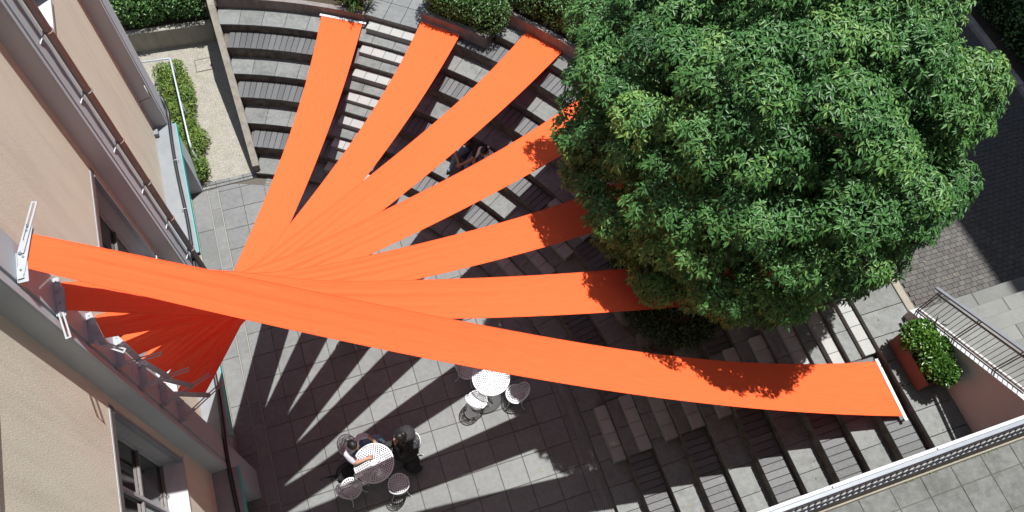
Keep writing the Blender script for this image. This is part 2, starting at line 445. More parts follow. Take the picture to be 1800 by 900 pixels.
# ---- drain channel following the first step
drain = empty('drain_channel')
tag(drain, 'narrow slotted steel drain channel curving along the foot of the steps', 'drain')
def sweep(r0, r1, z0, z1, a0, a1, ystraight=None, da=1.5):
    """ring sector solid r0..r1, from angle a1 (deg) down to a0, then straight on to ystraight"""
    pts = []
    n = max(2, int(math.ceil((a1 - a0) / da)) + 1)
    for k in range(n):
        a = R(a1 + (a0 - a1) * k / (n - 1)); pts.append((C0, math.cos(a), math.sin(a)))
    sec = [((C0[0] + r0 * c, C0[1] + r0 * s), (C0[0] + r1 * c, C0[1] + r1 * s)) for (_, c, s) in pts]
    if ystraight is not None: sec.append(((C0[0] + r0, ystraight), (C0[0] + r1, ystraight)))
    v = []
    for p, q in sec: v += [(p[0], p[1], z0), (q[0], q[1], z0), (q[0], q[1], z1), (p[0], p[1], z1)]
    f = []
    for k in range(len(sec) - 1):
        a = 4 * k; b_ = a + 4
        f += [(a, a + 1, b_ + 1, b_), (a + 1, a + 2, b_ + 2, b_ + 1), (a + 2, a + 3, b_ + 3, b_ + 2), (a + 3, a, b_, b_ + 3)]
    e = 4 * (len(sec) - 1)
    f += [(3, 2, 1, 0), (e, e + 1, e + 2, e + 3)]
    return v, f
def sector(name, mat, parent, *a, **k):
    q = MB(); v, f = sweep(*a, **k); q.add(v, f); return q.build(name, mat, parent)
def aleft(r): return math.degrees(math.acos(min(1, (0.50 - C0[0]) / r)))
AL = 67.0
sector('channel_bed', M['tread'], drain, DR + .005, DR + .135, -0.05, -0.006, 0, AL, -8.6)
for k in range(3):
    sector('steel_edge', M['band'], drain, DR + .005 + .06 * k, DR + .012 + .06 * k, -0.05, 0.003, 0, AL, -8.6)
bar = MB(); bar.box(0.014, 0.063, -0.006, 0.006, -0.03, -0.004); bar_me = bar.mesh('grate_bar', M['tread'])
for k in range(60):
    if k < 40:
        a = R(k * 1.65); link('grate_bar', bar_me, drain, pol(DR, a, 0), a)
    else:
        link('grate_bar', bar_me, drain, (C0[0] + DR, C0[1] - 0.22 * (k - 39), 0))
sector('channel_kerb', M['paving'], drain, DR + .14, R1 + .02, -0.05, 0.0, 0, AL, -8.6)

# ---- amphitheatre: stone tiers and timber seat tiers
amphi = empty('amphitheatre', (C0[0] + R1, C0[1], 0))
tag(amphi, 'curved stepped seating of alternating granite treads and dark timber seats around the plaza', 'amphitheatre')
AO = Vector((C0[0] + R1, C0[1], 0))
def atA(o):                                                    # keep world placement under the amphitheatre origin
    o.location = Vector(o.location) - AO; return o
YE = -8.5                                                      # steps run on beneath the terrace
START = {0: None, 1: None, 2: None, 3: None, 4: None, 5: None, 6: None, 7: 50.8, 8: 42.6, 9: 20.0, 10: 20.0}
FL = {'A': 53.9, 'B': 22.7}; HWF = 0.55
CY0, CY1 = -5.21, -4.09                                        # straight flight
PIT = (7.5, -2.55, 0.98, 1.15)                                # tree pit: centre, half sizes
def inpit(x, y): return ((x - PIT[0]) / PIT[2]) ** 2 + ((y - PIT[1]) / PIT[3]) ** 2 < 1
def inflight(i, r, a):
    for n, af in FL.items():
        if n == 'A' and i > 6: continue
        if abs(r * math.sin(a - R(af))) < HWF and math.cos(a - R(af)) > 0: return True
    return False
for i in range(11):
    r0 = rad(i); r1 = rad(i + 1); z = LEV[i]; zb = (LEV[i - 1] if i else 0) - 0.12
    wood = i % 2 == 1
    a1 = START[i] if START[i] is not None else aleft((r0 + r1) / 2)
    th = 0.04 if wood else 0.05
    tier = empty('timber_seat' if wood else 'granite_tier', (0, 0, 0)); tier.parent = amphi; tier.location = -AO
    sector('riser', M['riser'], tier, r0 + 0.006, r1 + 0.06, zb, z - th, 0, a1, YE)
    if i == 10: continue
    sector('bedding', M['riser'], tier, r0 + 0.004, r1 + .02, z - th, z - th + .008, 0, a1, YE)
    if wood:
        w = 0.118; gap = 0.009
        q = MB(); q.cbox(r0 - 0.008, r1 - 0.012, -w / 2, w / 2, z - th + .008, z, 0.004)
        pm = q.mesh('plank', M['plank'])
        da = (w + gap) / ((r0 + r1) / 2); n = int(R(a1) / da)
        for k in range(n):
            a = (k + .5) * da
            x, y = pol((r0 + r1) / 2, a)
            if inflight(i, (r0 + r1) / 2, a) or inpit(x, y): continue
            link('plank', pm, tier, (C0[0], C0[1], random.uniform(-.002, .002)), a)
        y = C0[1] - (w + gap) / 2
        while y > YE:
            if not (CY0 - .05 < y < CY1 + .05): link('plank', pm, tier, (C0[0], y, random.uniform(-.002, .002)), 0)
            y -= w + gap
    else:
        L = 0.5; rm = (r0 + r1) / 2; n = max(1, round(R(a1) * rm / L)); da = R(a1) / n
        def arcslab(ra, rb, h):
            P = [((ra) * math.cos(t), ra * math.sin(t)) for t in (-h, 0, h)]
            Q = [((rb) * math.cos(t), rb * math.sin(t)) for t in (h, 0, -h)]
            return [P[0]] + Q[::-1] + P[:0:-1]
        h = da / 2 - .004 / rm
        q = MB(); q.prism(arcslab(r0 - 0.006, r1 + 0.02, h), z - th + .008, z, 0.003); sm = q.mesh('slab', M['tread'])
        for k in range(n):
            a = (k + .5) * da; x, y = pol(rm, a)
            if inpit(x, y): continue
            link('slab', sm, tier, (C0[0], C0[1], 0), a)
        q = MB(); q.cbox(r0 - 0.006, r1 + 0.02, -L / 2 + .004, L / 2 - .004, z - th + .008, z, 0.003); sm = q.mesh('slab', M['tread'])
        y = C0[1] - L / 2
        while y > YE:
            link('slab', sm, tier, (C0[0], y, 0), 0); y -= L

# ---- flights of stairs cut through the tiers
def flight(label, af, imax, yc=None):
    s = empty('stone_staircase', (0, 0, 0)); tag(s, label, 'staircase', 'flights of granite stairs through the seating')
    if yc is None:
        s.location = (C0[0], C0[1], 0); s.rotation_euler = (0, 0, R(af))
    else: s.location = (C0[0], yc, 0)
    for i in range(imax + 1):
        r0 = rad(i); r1 = rad(i + 1); z = LEV[i]; zn = LEV[i + 1]
        if i % 2 == 1:
            st = empty('landing_tread', parent=s)
            for k in range(2):
                q = MB(); q.cbox(r0 - .006, r1 + .015, -HWF + HWF * k + .004, -HWF + HWF * (k + 1) - .004, z - .05, z, .003); q.build('slab', M['tread'], st)
        st = empty('half_step', parent=s)
        w = 2 * HWF / 4
        for k in range(4):
            q = MB(); q.cbox(r1 - .238 + .004 * (k % 2) * 0, r1 - .004, -HWF + w * k + .003, -HWF + w * (k + 1) - .003, z - .01, (z + zn) / 2, .005)
            q.build('block', M['block'], st)
    return s
flight('granite stairs with pale half steps climbing to the paved path between the hedges', 53.9, 6)
flight('shaded granite stairs with pale half steps ending at the boulder tree pit', 22.7, 9)
flight('straight granite stairs with pale half steps leading up towards the box planter', 0, 9, (CY0 + CY1) / 2)

# ---- upper level: earth, paved walk, kerb and paver road
up = empty('upper_walk'); tag(up, kind='structure')
q = MB(); v, f = sweep(rad(10) + .06, rad(10) + .9, 2.0, 2.64, 0, 20, YE); q.add(v, f); q.build('bedding', M['joint'], up)
rs = rad(10) - .004
for k in range(14):
    y1 = C0[1] - 0.36 * k * 1.25; y0 = y1 - 0.446
    q = MB(); q.cbox(C0[0] + rs, 10.915, y0, y1 - .006, 2.60, 2.69, .003); q.build('slab', M['tread'], up)
for k in range(10):
    a = R(1 + 2 * k); h = R(0.97)
    P = [(C0[0] + rr * math.cos(a + t), C0[1] + rr * math.sin(a + t)) for rr, t in ((rs, -h), (rs + .85, -h), (rs + .85, h), (rs, h))]
    q = MB(); q.prism(P, 2.60, 2.69, .003); q.build('slab', M['tread'], up)
kerb = empty('kerb'); tag(kerb, kind='structure')
for k in range(9):
    q = MB(); q.cbox(10.92, 11.06, -4.76 + 1.0 * k, -4.76 + 1.0 * k + .992, 2.4, 2.72, .008); q.build('kerb_stone', M['kerb'], kerb)
for k in range(16):
    q = MB(); q.cbox(15.88, 16.02, -8.0 + 1.0 * k, -8.0 + 1.0 * k + .99, 2.4, 2.78, .01); q.build('kerb_stone', M['concrete'], kerb)
road = empty('paver_road'); tag(road, kind='structure')
q = MB(); q.box(11.06, 15.88, -8.6, 9, 2.2, 2.652); q.build('road_bed', M['joint'], road)
pv = []
for r in range(0, 118):
    for c in range(0, 37):
        w, h = .128, .084
        x = 11.07 + c * .133 + (0.0665 if r % 2 else 0.0); y = -4.74 + r * .089
        if x + w > 15.88: w = 15.875 - x
        if w < .05: continue
        pv.append((x, y, w, h))
def vis(p):                                                    # pavers that show: in front of the crown, by distance to the stairs
    return math.hypot(p[0] - 12.4, (p[1] + 4.2) * 1.1)
pv.sort(key=vis)
pm = MB(); pm.cbox(0, .128, 0, .084, -.03, 0, .003); paver_me = pm.mesh('paver', M['paver'])
rest = MB()
for k, (x, y, w, h) in enumerate(pv):
    zt = 2.68 + random.uniform(-.002, .002)
    if k < 290 and w > .127: link('paver', paver_me, road, (x, y, zt))
    else: rest.cbox(x, x + w, y, y + h, zt - .03, zt, .004)
tag(rest.build('paver_field', M['paver'], road), kind='stuff')
# fallen leaves on the road are too small to count: skip

# ---- planters on top of the tiers
def planter(name, label, rf, a0, a1, zb, zt, zs, depth=2.6):
    p = empty(name, pol(rf, R((a0 + a1) / 2), zb)); tag(p, label, 'planter', 'concrete planters behind the seating')
    def w(n, mat, *a):
        o = sector(n, mat, p, *a); o.location = -Vector(p.location); return o
    w('front_wall', M['planterwall'], rf, rf + .11, zb - .1, zt, a0, a1)
    w('end_wall', M['planterwall'], rf + .112, rf + depth, zb - .1, zt - .002, a1 - .55, a1)
    w('end_wall', M['planterwall'], rf + .112, rf + depth, zb - .1, zt - .002, a0, a0 + .55)
    w('soil', M['soil'], rf + .112, rf + depth, zb - .1, zs, a0 + .56, a1 - .56)
    return p
planter('concrete_planter', 'low stained concrete planter with trailing grass beside the left side wall', rad(7), 57.4, aleft(rad(7)) - .3, 1.69, 1.97, 1.93)
planter('concrete_planter', 'low concrete planter between the paved path and the stepped corner, under a clipped hedge', rad(7) + .19, 42.9, 50.9, 1.99, 2.30, 2.26)
planter('concrete_planter', 'long concrete planter behind the highest granite tier, under a wide hedge', rad(8) + .38, 20.3, 42.6, 2.20, 2.52, 2.48)
# earth behind planters
bank = MB()
v, f = sweep(rad(7) + .1, rad(7) + 9, -.3, 1.62, 42, 76); bank.add(v, f)
v, f = sweep(rad(9) + .3, rad(9) + 9, -.3, 2.1, 20, 42.4); bank.add(v, f)
bank.box(10.6, 40, -8.6, 14, -.3, 2.15)
tag(bank.build('embankment', M['soil']), kind='structure')
path = empty('garden_path', pol(rad(7) + .5, R(54), 1.99)); tag(path, kind='structure')
PL = Vector(path.location)
for i in range(5):
    for k in range(3):
        q = MB(); w = .395
        q.cbox(rad(7) - .006 + .5 * i + .004, rad(7) - .006 + .5 * (i + 1) - .004, -.60 + w * k + .004, -.60 + w * (k + 1) - .004, 1.9, 1.99, .003)
        o = q.build('slab', M['paving'], path, Vector((C0[0], C0[1], 0)) - PL, R(54.1))
q = MB(); q.box(rad(7) - .0, rad(7) + 3, -.62, .62, 1.6, 1.955); q.build('bedding', M['riser'], path, Vector((C0[0], C0[1], 0)) - PL, R(54.1))

# ---- left side wall with a sloping top
sw = empty('side_wall', (0.46, 5, 0)); tag(sw, 'low concrete side wall with sloping mottled coping between gravel and seating', 'wall')
def sloped(x0, x1, ys, zs, zb):
    v = []; f = []
    for y, z in zip(ys, zs): v += [(x0, y, zb), (x1, y, zb), (x1, y, z), (x0, y, z)]
    for k in range(len(ys) - 1):
        a = 4 * k; b_ = a + 4
        f += [(a, b_, b_ + 1, a + 1), (a + 1, b_ + 1, b_ + 2, a + 2), (a + 2, b_ + 2, b_ + 3, a + 3), (a + 3, b_ + 3, b_, a)]
    e = 4 * (len(ys) - 1); f += [(0, 1, 2, 3), (e + 3, e + 2, e + 1, e)]
    return v, f
YS = [3.20, 6.40, 7.7]; ZS = [0.36, 2.0, 2.0]
q = MB(); q.add(*sloped(.40, .525, YS, [z - .03 for z in ZS], -.3)); o = q.build('wall_body', M['concrete'], sw); o.location = -Vector(sw.location)
q = MB(); q.add(*sloped(.392, .533, [3.19, 6.40, 7.7], ZS, -.1)); 
q = MB()
v, f = sloped(.392, .533, [3.19, 6.40, 7.7], ZS, 0)
for i_ in range(0, len(v), 4):
    for j_ in (0, 1): v[i_ + j_] = (v[i_ + j_][0], v[i_ + j_][1], v[i_ + 2][2] - .028)
q.add(v, f); o = q.build('coping', M['concrete_top'], sw); o.location = -Vector(sw.location)

# ---- gravel yard with kerb, hatch, retaining wall
gv = MB(); gv.box(-3.4, .40, 3.30, 7.42, -.3, 0.004); tag(gv.build('gravel_yard', M['gravel']), kind='structure')
# loose stones
P = np.stack([rng.uniform(-1.3, .38, 9000), rng.uniform(3.32, 7.3, 9000), np.full(9000, .004)], 1)
a = rng.uniform(0, 6.28, 9000); s = rng.uniform(.006, .014, 9000)
tri = np.stack([P + np.stack([np.cos(a + t), np.sin(a + t), np.zeros(9000)], 1) * s[:, None] for t in (0, 2.1, 4.2)] + [P + np.array([0, 0, 1]) * s[:, None] * .8], 1).reshape(-1, 3)
bb = np.arange(9000) * 4
tr = np.concatenate([np.stack([bb, bb + 1, bb + 3], 1), np.stack([bb + 1, bb + 2, bb + 3], 1), np.stack([bb + 2, bb, bb + 3], 1)])
tag(link('gravel_stones', fast_mesh('gravel_stones', tri, tr, M['gravel'])), 'pale loose gravel chips scattered over the yard', 'gravel', kind='stuff')
yk = empty('yard_kerb', (-.2, 3.2, 0)); tag(yk, kind='structure')
for k in range(4):
    x0 = -.77 + .295 * k
    q = MB(); q.cbox(x0, x0 + .288, 3.135, 3.205, -.1, .012, .004); o = q.build('kerb_stone', M['tread'], yk); o.location = -Vector(yk.location)
    q = MB(); q.cbox(x0, x0 + .288, 3.213, 3.295, -.1, .02, .004); o = q.build('kerb_stone', M['tread'], yk); o.location = -Vector(yk.location)
hat = empty('access_hatch', (-.225, 6.635, .004)); tag(hat, 'small square access hatch with thin dark frame set in the gravel', 'hatch')
for x0, x1, y0, y1 in ((-.19, .19, -.19, -.175), (-.19, .19, .175, .19), (-.19, -.175, -.175, .175), (.175, .19, -.175, .175)):
    q = MB(); q.box(x0, x1, y0, y1, -.02, .014); q.build('frame_bar', M['rust'], hat)
q = MB(); q.box(-.175, .175, -.175, .175, -.02, .008); q.build('infill', M['gravel'], hat)
for x in (-.155, .155):
    q = MB(); q.box(x - .018, x + .018, -.06 if x > 0 else .02, -.02 if x > 0 else .06, 0, .012); q.build('lifting_lug', M['steel'], hat)
rw = empty('retaining_wall', (-1, 7.4, 0)); tag(rw, 'stained concrete retaining wall holding the big hedge above the gravel', 'wall')
q = MB(); q.prism([(-4, 7.62), (.40, 7.27), (.40, 7.42), (-4, 7.77)], -.2, .60, .012); o = q.build('wall_body', M['concrete'], rw); o.location = -Vector(rw.location)
q = MB(); q.prism([(-4, 7.772), (.40, 7.422), (.40, 10), (-4, 10)], -.2, .56); tag(q.build('hedge_bed', M['soil']), kind='structure')
# ================================================================ building with pilasters
bld = empty('office_building', (-1.01, 0, 0))
tag(bld, 'beige stucco building with grey pilasters, recessed windows and a brown downpipe', 'building')
def bpart(name, mb, mat, parent=None):
    o = mb.build(name, mat, parent or bld)
    if parent is None: o.location = (1.01, 0, 0)
    return o
PY = [3.11, -0.33, -3.74, -7.17]; PW = 0.515
XW, XP = -1.01, -0.78; TOP = 20.0
for y in PY:
    q = MB(); q.cbox(XW - .2, XP, y, y + PW, -.1, TOP, .0); p = bpart('pilaster', q, M['greypaint'])
    q = MB(); q.box(XP, XP + .022, y + .004, y + .075, 2.415, TOP - .01); q.build('edge_fin', M['greypaint'], p)
    q = MB(); q.box(XP, XP + .022, y + .13, y + PW - .004, 2.415, TOP - .01); q.build('face_panel', M['greypaint'], p)
    for k in range(8):
        z = 2.9 + k * 1.73
        q = MB(); q.box(XP + .0225, XP + .0235, y + .132, y + PW - .006, z, z + .004); q.build('panel_joint', M['frame'], p)
# bays: (y0, y1, opening z ranges)
bays = [(0.185, 3.11, [(6.97, 9.4), (11.2, 13.6)]), (-3.225, -0.33, [(3.72, 6.17), (8.9, 11.3)]), (-6.655, -3.74, [(3.98, 6.46), (9.0, 11.4)]), (-12.0, -7.17, [])]
def bay_window(y0, y1, z0, z1, blind=False):
    w = empty('window', parent=bld)
    w.location = (1.01, 0, 0)
    def B(n, mat, *a, c=0):
        q = MB(); q.box(*a); return q.build(n, mat, w)
    XG = -1.285
    B('pane', M['glass'], XG - .012, XG - .004, y0, y1, z0, z1 - .55)
    B('sill', M['sill'], XG - .01, XW + .03, y0, y1, z0 - .03, z0 + .012)
    B('shutter_box', M['greypaint'], XG - .05, XG + .05, y0, y1, z1 - .56, z1 - .25)
    B('head_lining', M['frame'], XG - .05, XW + .01, y0, y1, z1 - .10, z1)
    B('jamb', M['sill'], XG - .02, XW + .004, y1 - .04, y1, z0 + .013, z1 - .102)
    B('jamb', M['sill'], XG - .02, XW + .004, y0, y0 + .04, z0 + .013, z1 - .102)
    B('guide_rail', M['alu'], XW - .05, XW + .018, y1 - .075, y1 - .042, z0 + .013, z1 - .102)
    n = 4; yw = (y1 - y0 - .08) / n
    for k in range(n + 1):
        y = y0 + .04 + yw * k
        B('mullion', M['sill'], XG, XG + .045, y - .022, y + .022, z0 + .013, z1 - .562)
    for z in (z0 + .013, z0 + .92, z1 - .61):
        B('transom', M['frame'], XG, XG + .035, y0 + .04, y1 - .04, z, z + .045)
    for zt in (z1, z0 - .055): B('opening_trim', M['greypaint'], XW + .001, XW + .005, y0 - .02, y1 + .02, zt, zt + .022)
    # dim room behind the glass
    q = MB(); q.box(XG - 2.2, XG - .05, y0, y1, z0 - .3, z0 - .05); q.build('room_floor', M['frame'], w)
    if blind:
        for k in range(9):
            B('louvre', M['white'], XG + .03, XG + .06, y0 + .1 + k * .1, y0 + .16 + k * .1, z0 + .02, z1 - .6)
for bi, (y0, y1, ops) in enumerate(bays):
    z = 2.405
    for z0, z1 in ops:
        q = MB(); q.box(XW - .3, XW, y0, y1, z, z0); bpart('wall_panel', q, M['stucco'])
        oy0, oy1 = y0 + .12, y1 - .11
        if bi == 0: oy0, oy1 = y0 + .95, y1 - 1.25
        for a_, b_ in ((y0, oy0), (oy1, y1)):
            q = MB(); q.box(XW - .3, XW - .0, a_, b_, z0, z1); bpart('wall_panel', q, M['stucco'])
        bay_window(oy0, oy1, z0, z1, blind=(bi == 0))
        z = z1
    q = MB(); q.box(XW - .3, XW, y0, y1, z, TOP); bpart('wall_panel', q, M['stucco'])
    # canopy with teal edge and ground-floor wall
    q = MB(); q.box(XW - .3, -.612, y0, y1, 2.30, 2.41); cp = bpart('canopy', q, M['canopy'])
    q = MB(); q.box(-.611, -.600, y0, y1, 2.31, 2.425); q.build('teal_edge', M['teal'], cp)
    q = MB(); q.box(-1.4, -1.07, y0, y1, -.1, 2.30); bpart('ground_wall', q, M['greypaint'])
    q = MB(); q.box(-1.068, -1.03, y0, y1, -.05, .06); bpart('wall_kerb', q, M['kerb'])
q = MB(); q.box(-8, XW - .3, -12, 3.60, -.1, TOP); bpart('core', q, M['stucco'])
q = MB(); q.box(-8.2, -.6, -12.2, 3.8, TOP, TOP + .4); bpart('roof', q, M['greypaint'])
# downpipe with clamps
q = MB(); q.tube([(-.665, .09, TOP - .2), (-.665, .09, 0.02)], .048, 14); dp = bpart('downpipe', q, M['pipe'])
for k in range(14):
    z = 2.75 + 1.06 * k
    q = MB(); q.tube([(-.665 + .054 * math.cos(t), .09 + .054 * math.sin(t), z) for t in np.linspace(0, 6.28, 13)[:-1]], .009, 6, closed=True)
    q.build('clamp', M['copper'] if k % 2 else M['frame'], dp)
    q = MB(); q.tube([(-.71, .07, z), (-.758, -.09, z), (-.77, -.09, z)], .008, 6); q.build('clamp_arm', M['whitepaint'], dp)
# conduit and junction box on the first pilaster, black cable along the canopy
q = MB(); q.tube([(-.79, 3.10, 3.6), (-.79, 3.10, 3.25), (-.98, 3.10, 3.2), (-.995, 3.08, 2.9), (-.995, 3.0, 2.5)], .011, 6); bpart('conduit', q, M['whitepaint'])
q = MB(); q.cbox(-1.008, -.93, 2.86, 2.98, 2.43, 2.52, .005); bpart('junction_box', q, M['steel'])
cab = MB()
pts = [(-.83, 3.70, 2.62), (-.74, 3.62, 2.6), (-.715, 3.5, 2.55)]
y = 3.4
while y > -8.2:
    pts.append((-.715 + .018 * math.sin(y * 2.1), y, 2.447 + .004 * math.sin(y * 5))); y -= .25
cab.tube(pts, .032, 8)
cab_o = cab.build('cable', M['black'])
tag(cab_o, 'thick black cable running along the canopy past the pilaster feet', 'cable')
for yy in (2.2, 1.1, -1.8, -5.0):
    q = MB(); q.tube([(-.755, yy, 2.43), (-.76, yy, 2.48), (-.715, yy, 2.49), (-.67, yy, 2.48), (-.675, yy, 2.43)], .006, 5); q.build('cable_clip', M['rail'], cab_o)

# ================================================================ fabric strips and their brackets
STR = [[[-0.62,-3.188,8.96],[-0.685,-3.505,8.96],[9.93,-5.347,2.62],[9.87,-6.325,2.62],0.883,0.916,0.518,0.095],
[[-0.7,-3.313,8.252],[-0.679,-3.588,8.252],[10.012,-2.855,2.6],[10.071,-3.923,2.6],0.655,0.665,0.309,-0.138],
[[-0.687,-3.357,7.544],[-0.614,-3.606,7.544],[9.313,-0.089,2.5],[9.604,-1.08,2.5],0.845,0.841,0.509,0.194],
[[-0.682,-3.304,6.836],[-0.534,-3.543,6.836],[8.138,2.022,2.4],[8.601,1.138,2.4],0.526,0.544,0.651,0.098],
[[-0.703,-3.267,6.128],[-0.466,-3.521,6.128],[6.727,3.603,2.25],[7.287,2.882,2.25],0.317,0.393,0.899,0.207],
[[-0.661,-3.271,5.42],[-0.407,-3.427,5.42],[4.686,4.638,2.1],[5.368,4.034,2.1],0.539,0.537,0.474,0.199],
[[-0.735,-3.212,4.712],[-0.393,-3.337,4.712],[2.675,5.645,1.8],[3.476,5.181,1.8],0.601,0.565,0.362,0.113]]
SLAB = ['orange fabric strip hung above all the others, ending near the box planter',
        'orange fabric strip second from the top bracket, running under the lower skirt of the tree',
        'orange fabric strip third down, disappearing into the tree with leaf shadows near its end',
        'orange fabric strip fourth down, whose shadowed end touches the left edge of the tree crown',
        'orange fabric strip ending at the long hedge planter, above two seated people',
        'orange fabric strip ending at the short hedge planter, beside the top of the pale stairs',
        'orange fabric strip from the lowest bracket, ending at the grassy planter across the timber seats']
BLAB = ['sunlit white bracket at the top of the pilaster, its slotted arm raised',
        'steel bracket second from the top of the pilaster, its white slotted arm hanging outward',
        'steel bracket third from the top of the pilaster', 'steel bracket fourth from the top of the pilaster',
        'steel bracket fifth from the top, third above the lowest one', 'steel bracket directly above the lowest one on the pilaster',
        'lowest steel bracket on the pilaster, its slotted arm over bare stucco']
NU, NV = 90, 28
for si, (NA, NB, FA, FB, sA, sB, kA, kB) in enumerate(STR):
    NA, NB, FA, FB = (np.array(x) for x in (NA, NB, FA, FB))
    t = np.linspace(0, 1, NU + 1)[:, None]
    EA = NA + (FA - NA) * t; EA[:, 2] -= (4 * sA * t * (1 - t) * (1 + kA * (2 * t - 1)))[:, 0]
    EB = NB + (FB - NB) * t; EB[:, 2] -= (4 * sB * t * (1 - t) * (1 + kB * (2 * t - 1)))[:, 0]
    if 0 < si < 6:                                              # flare added on the hidden inner side, so each strip shades the next
        dr = (FA - NA); nl = np.array([-dr[1], dr[0], 0]) / np.linalg.norm(dr[:2])
        EA = EA + nl * ((.17, .17, .17, .15, .10, .06)[si] * np.exp(-((t - .105) / .07) ** 2))
    v = np.linspace(0, 1, NV + 1)
    G = EA[:, None, :] * (1 - v)[None, :, None] + EB[:, None, :] * v[None, :, None]
    # pleats: the cloth is gathered into the narrow bracket and smooths out along the run
    ph = rng.uniform(0, 6.28, 4); fr = rng.uniform(2.6, 6.5, 4)
    w = sum(np.sin(2 * math.pi * fr[k] * (v[None, :] + .05 * np.sin(3 * t + ph[k])) + ph[k]) for k in range(4)) / 4
    amp = (0.024 if si else 0.006) * np.exp(-((t - .02) / (.30 if si else .25)) ** 2) * np.minimum(1, t / .04) + (0.002 + 0.010 * np.exp(-((1 - t) / .07) ** 2)) * np.minimum(1, t / .05) * np.minimum(1, (1 - t) / .02)
    G[:, :, 2] += w * amp * np.minimum(1, np.minimum(v, 1 - v) / .06)[None, :]
    # belly across the width
    G[:, :, 2] -= (0.03 * np.sin(math.pi * v)[None, :] * np.sin(math.pi * t))
    vs = G.reshape(-1, 3); n1 = NV + 1
    fs = [(i * n1 + j, i * n1 + j + 1, (i + 1) * n1 + j + 1, (i + 1) * n1 + j) for i in range(NU) for j in range(NV)]
    me = bpy.data.meshes.new('fabric_strip'); me.from_pydata([tuple(x) for x in vs], [], fs)
    uv = me.uv_layers.new(name='UVMap')
    U = np.repeat(np.linspace(0, 1, NU + 1) * 10 + si * 3.7, n1); V = np.tile(v, NU + 1)
    li = np.empty(len(me.loops), np.int32); me.loops.foreach_get('vertex_index', li)
    uv.data.foreach_set('uv', np.stack([U[li], V[li]], 1).ravel())
    me.polygons.foreach_set('use_smooth', [True] * len(fs)); me.materials.append(M['fabric']); me.update()
    so = empty('fabric_strip', tuple((NA + NB) / 2)); tag(so, SLAB[si], 'fabric strip', 'orange strips fanned out over the plaza')
    o = link('cloth', me, so); o.location = -Vector(so.location)
    for E_ in (EA, EB):
        q = MB(); q.tube([tuple(E_[k]) for k in range(0, NU + 1, 3)], .0035, 5); o = q.build('hem', M['fabric'], so); o.location = -Vector(so.location)
    if si == 0:                                                 # cross seams where two lengths are sewn together
        for k in (17, 24):
            q = MB(); q.tube([tuple(G[k, j] + np.array([0, 0, .003])) for j in range(1, NV)], .0008, 4); o = q.build('seam', M['fabric'], so); o.location = -Vector(so.location)
    # bracket
    z = float(NA[2]) + .008
    br = empty('bracket', (XP, -3.5, z)); tag(br, BLAB[si], 'bracket', 'brackets stacked up the pilaster')
    off = -Vector(br.location)
    def B(n, q, mat=M['bracket'], par=None):
        o = q.build(n, mat, par or br)
        if par is None: o.location = off
        return o
    y0, y1 = -3.64, -3.35
    XB = XP + .0225
    q = MB(); q.box(XB, XB + .008, y0, y1, z - .10, z + .012); B('wall_plate', q)
    q = MB(); q.box(XB + .0085, XB + .085, y0, y1, z - .004, z + .004); B('shelf_plate', q)
    for yy in (y0 + .04, y1 - .04):
        q = MB(); q.tube([(XB + .008, yy, z - .05), (XB + .028, yy, z - .05)], .011, 6, smooth=False); B('bolt', q, M['bolt'])
    d = (NB - NA); d = d / np.linalg.norm(d); nrm = np.array([d[1], -d[0], 0])
    mid = (NA + NB) / 2
    if np.dot(nrm[:2], (FA + FB)[:2] / 2 - mid[:2]) > 0: nrm = -nrm         # towards the wall side
    a_ = NA - d * .07 + nrm * .032; b_ = NB + d * .07 + nrm * .032
    if si == 0: hinge, tail, far = b_, np.array([XB + .045, y1 - .02, z]), a_
    else: hinge, tail, far = a_, np.array([XB + .045, y0 + .02, z]), b_
    q = MB(); q.bar((a_[0], a_[1], z + .010), (b_[0], b_[1], z + .010), .062, .008); bo = B('clamp_bar', q)
    for k in range(4):
        p = a_ + (b_ - a_) * (.1 + .27 * k)
        q = MB(); q.tube([(p[0], p[1], z + .014), (p[0], p[1], z + .026)], .010, 6, smooth=False); o = q.build('bolt', M['bolt'], bo)
    q = MB(); q.bar((a_[0], a_[1], z - .022), (b_[0], b_[1], z - .022), .05, .008); B('under_bar', q)
    # link from the plate to the hinge of the bar
    hy = y0 + .03 if si == 0 else y1 - .03
    q = MB(); q.bar((XB + .03, hy, z + .018), (hinge[0], hinge[1], z + .018), .05, .007); B('hinge_plate', q)
    dirv = far - tail; dirv[2] = 0; L = np.linalg.norm(dirv); dirv /= L
    sd = np.array([-dirv[1], dirv[0], 0])
    e0 = tail; e1 = tail + dirv * (L + .24); s0 = tail + dirv * (L * .45)
    arm = MB(); zz = z + .027
    arm.bar((e0[0], e0[1], zz), (s0[0], s0[1], zz), .052, .006)
    for sg in (-1, 1):
        p0 = s0 + sd * sg * .018; p1 = e1 + sd * sg * .018
        arm.bar((p0[0], p0[1], zz), (p1[0], p1[1], zz), .016, .006)
    p0 = e1 - dirv * .008; arm.bar((p0[0] - sd[0] * .026, p0[1] - sd[1] * .026, zz), (p0[0] + sd[0] * .026, p0[1] + sd[1] * .026, zz), .016, .0055)
    B('slotted_arm', arm)
    for p in (tail, far):
        q = MB(); q.tube([(p[0], p[1], z + .0), (p[0], p[1], z + .042)], .012, 6, smooth=False); B('bolt', q, M['bolt'])

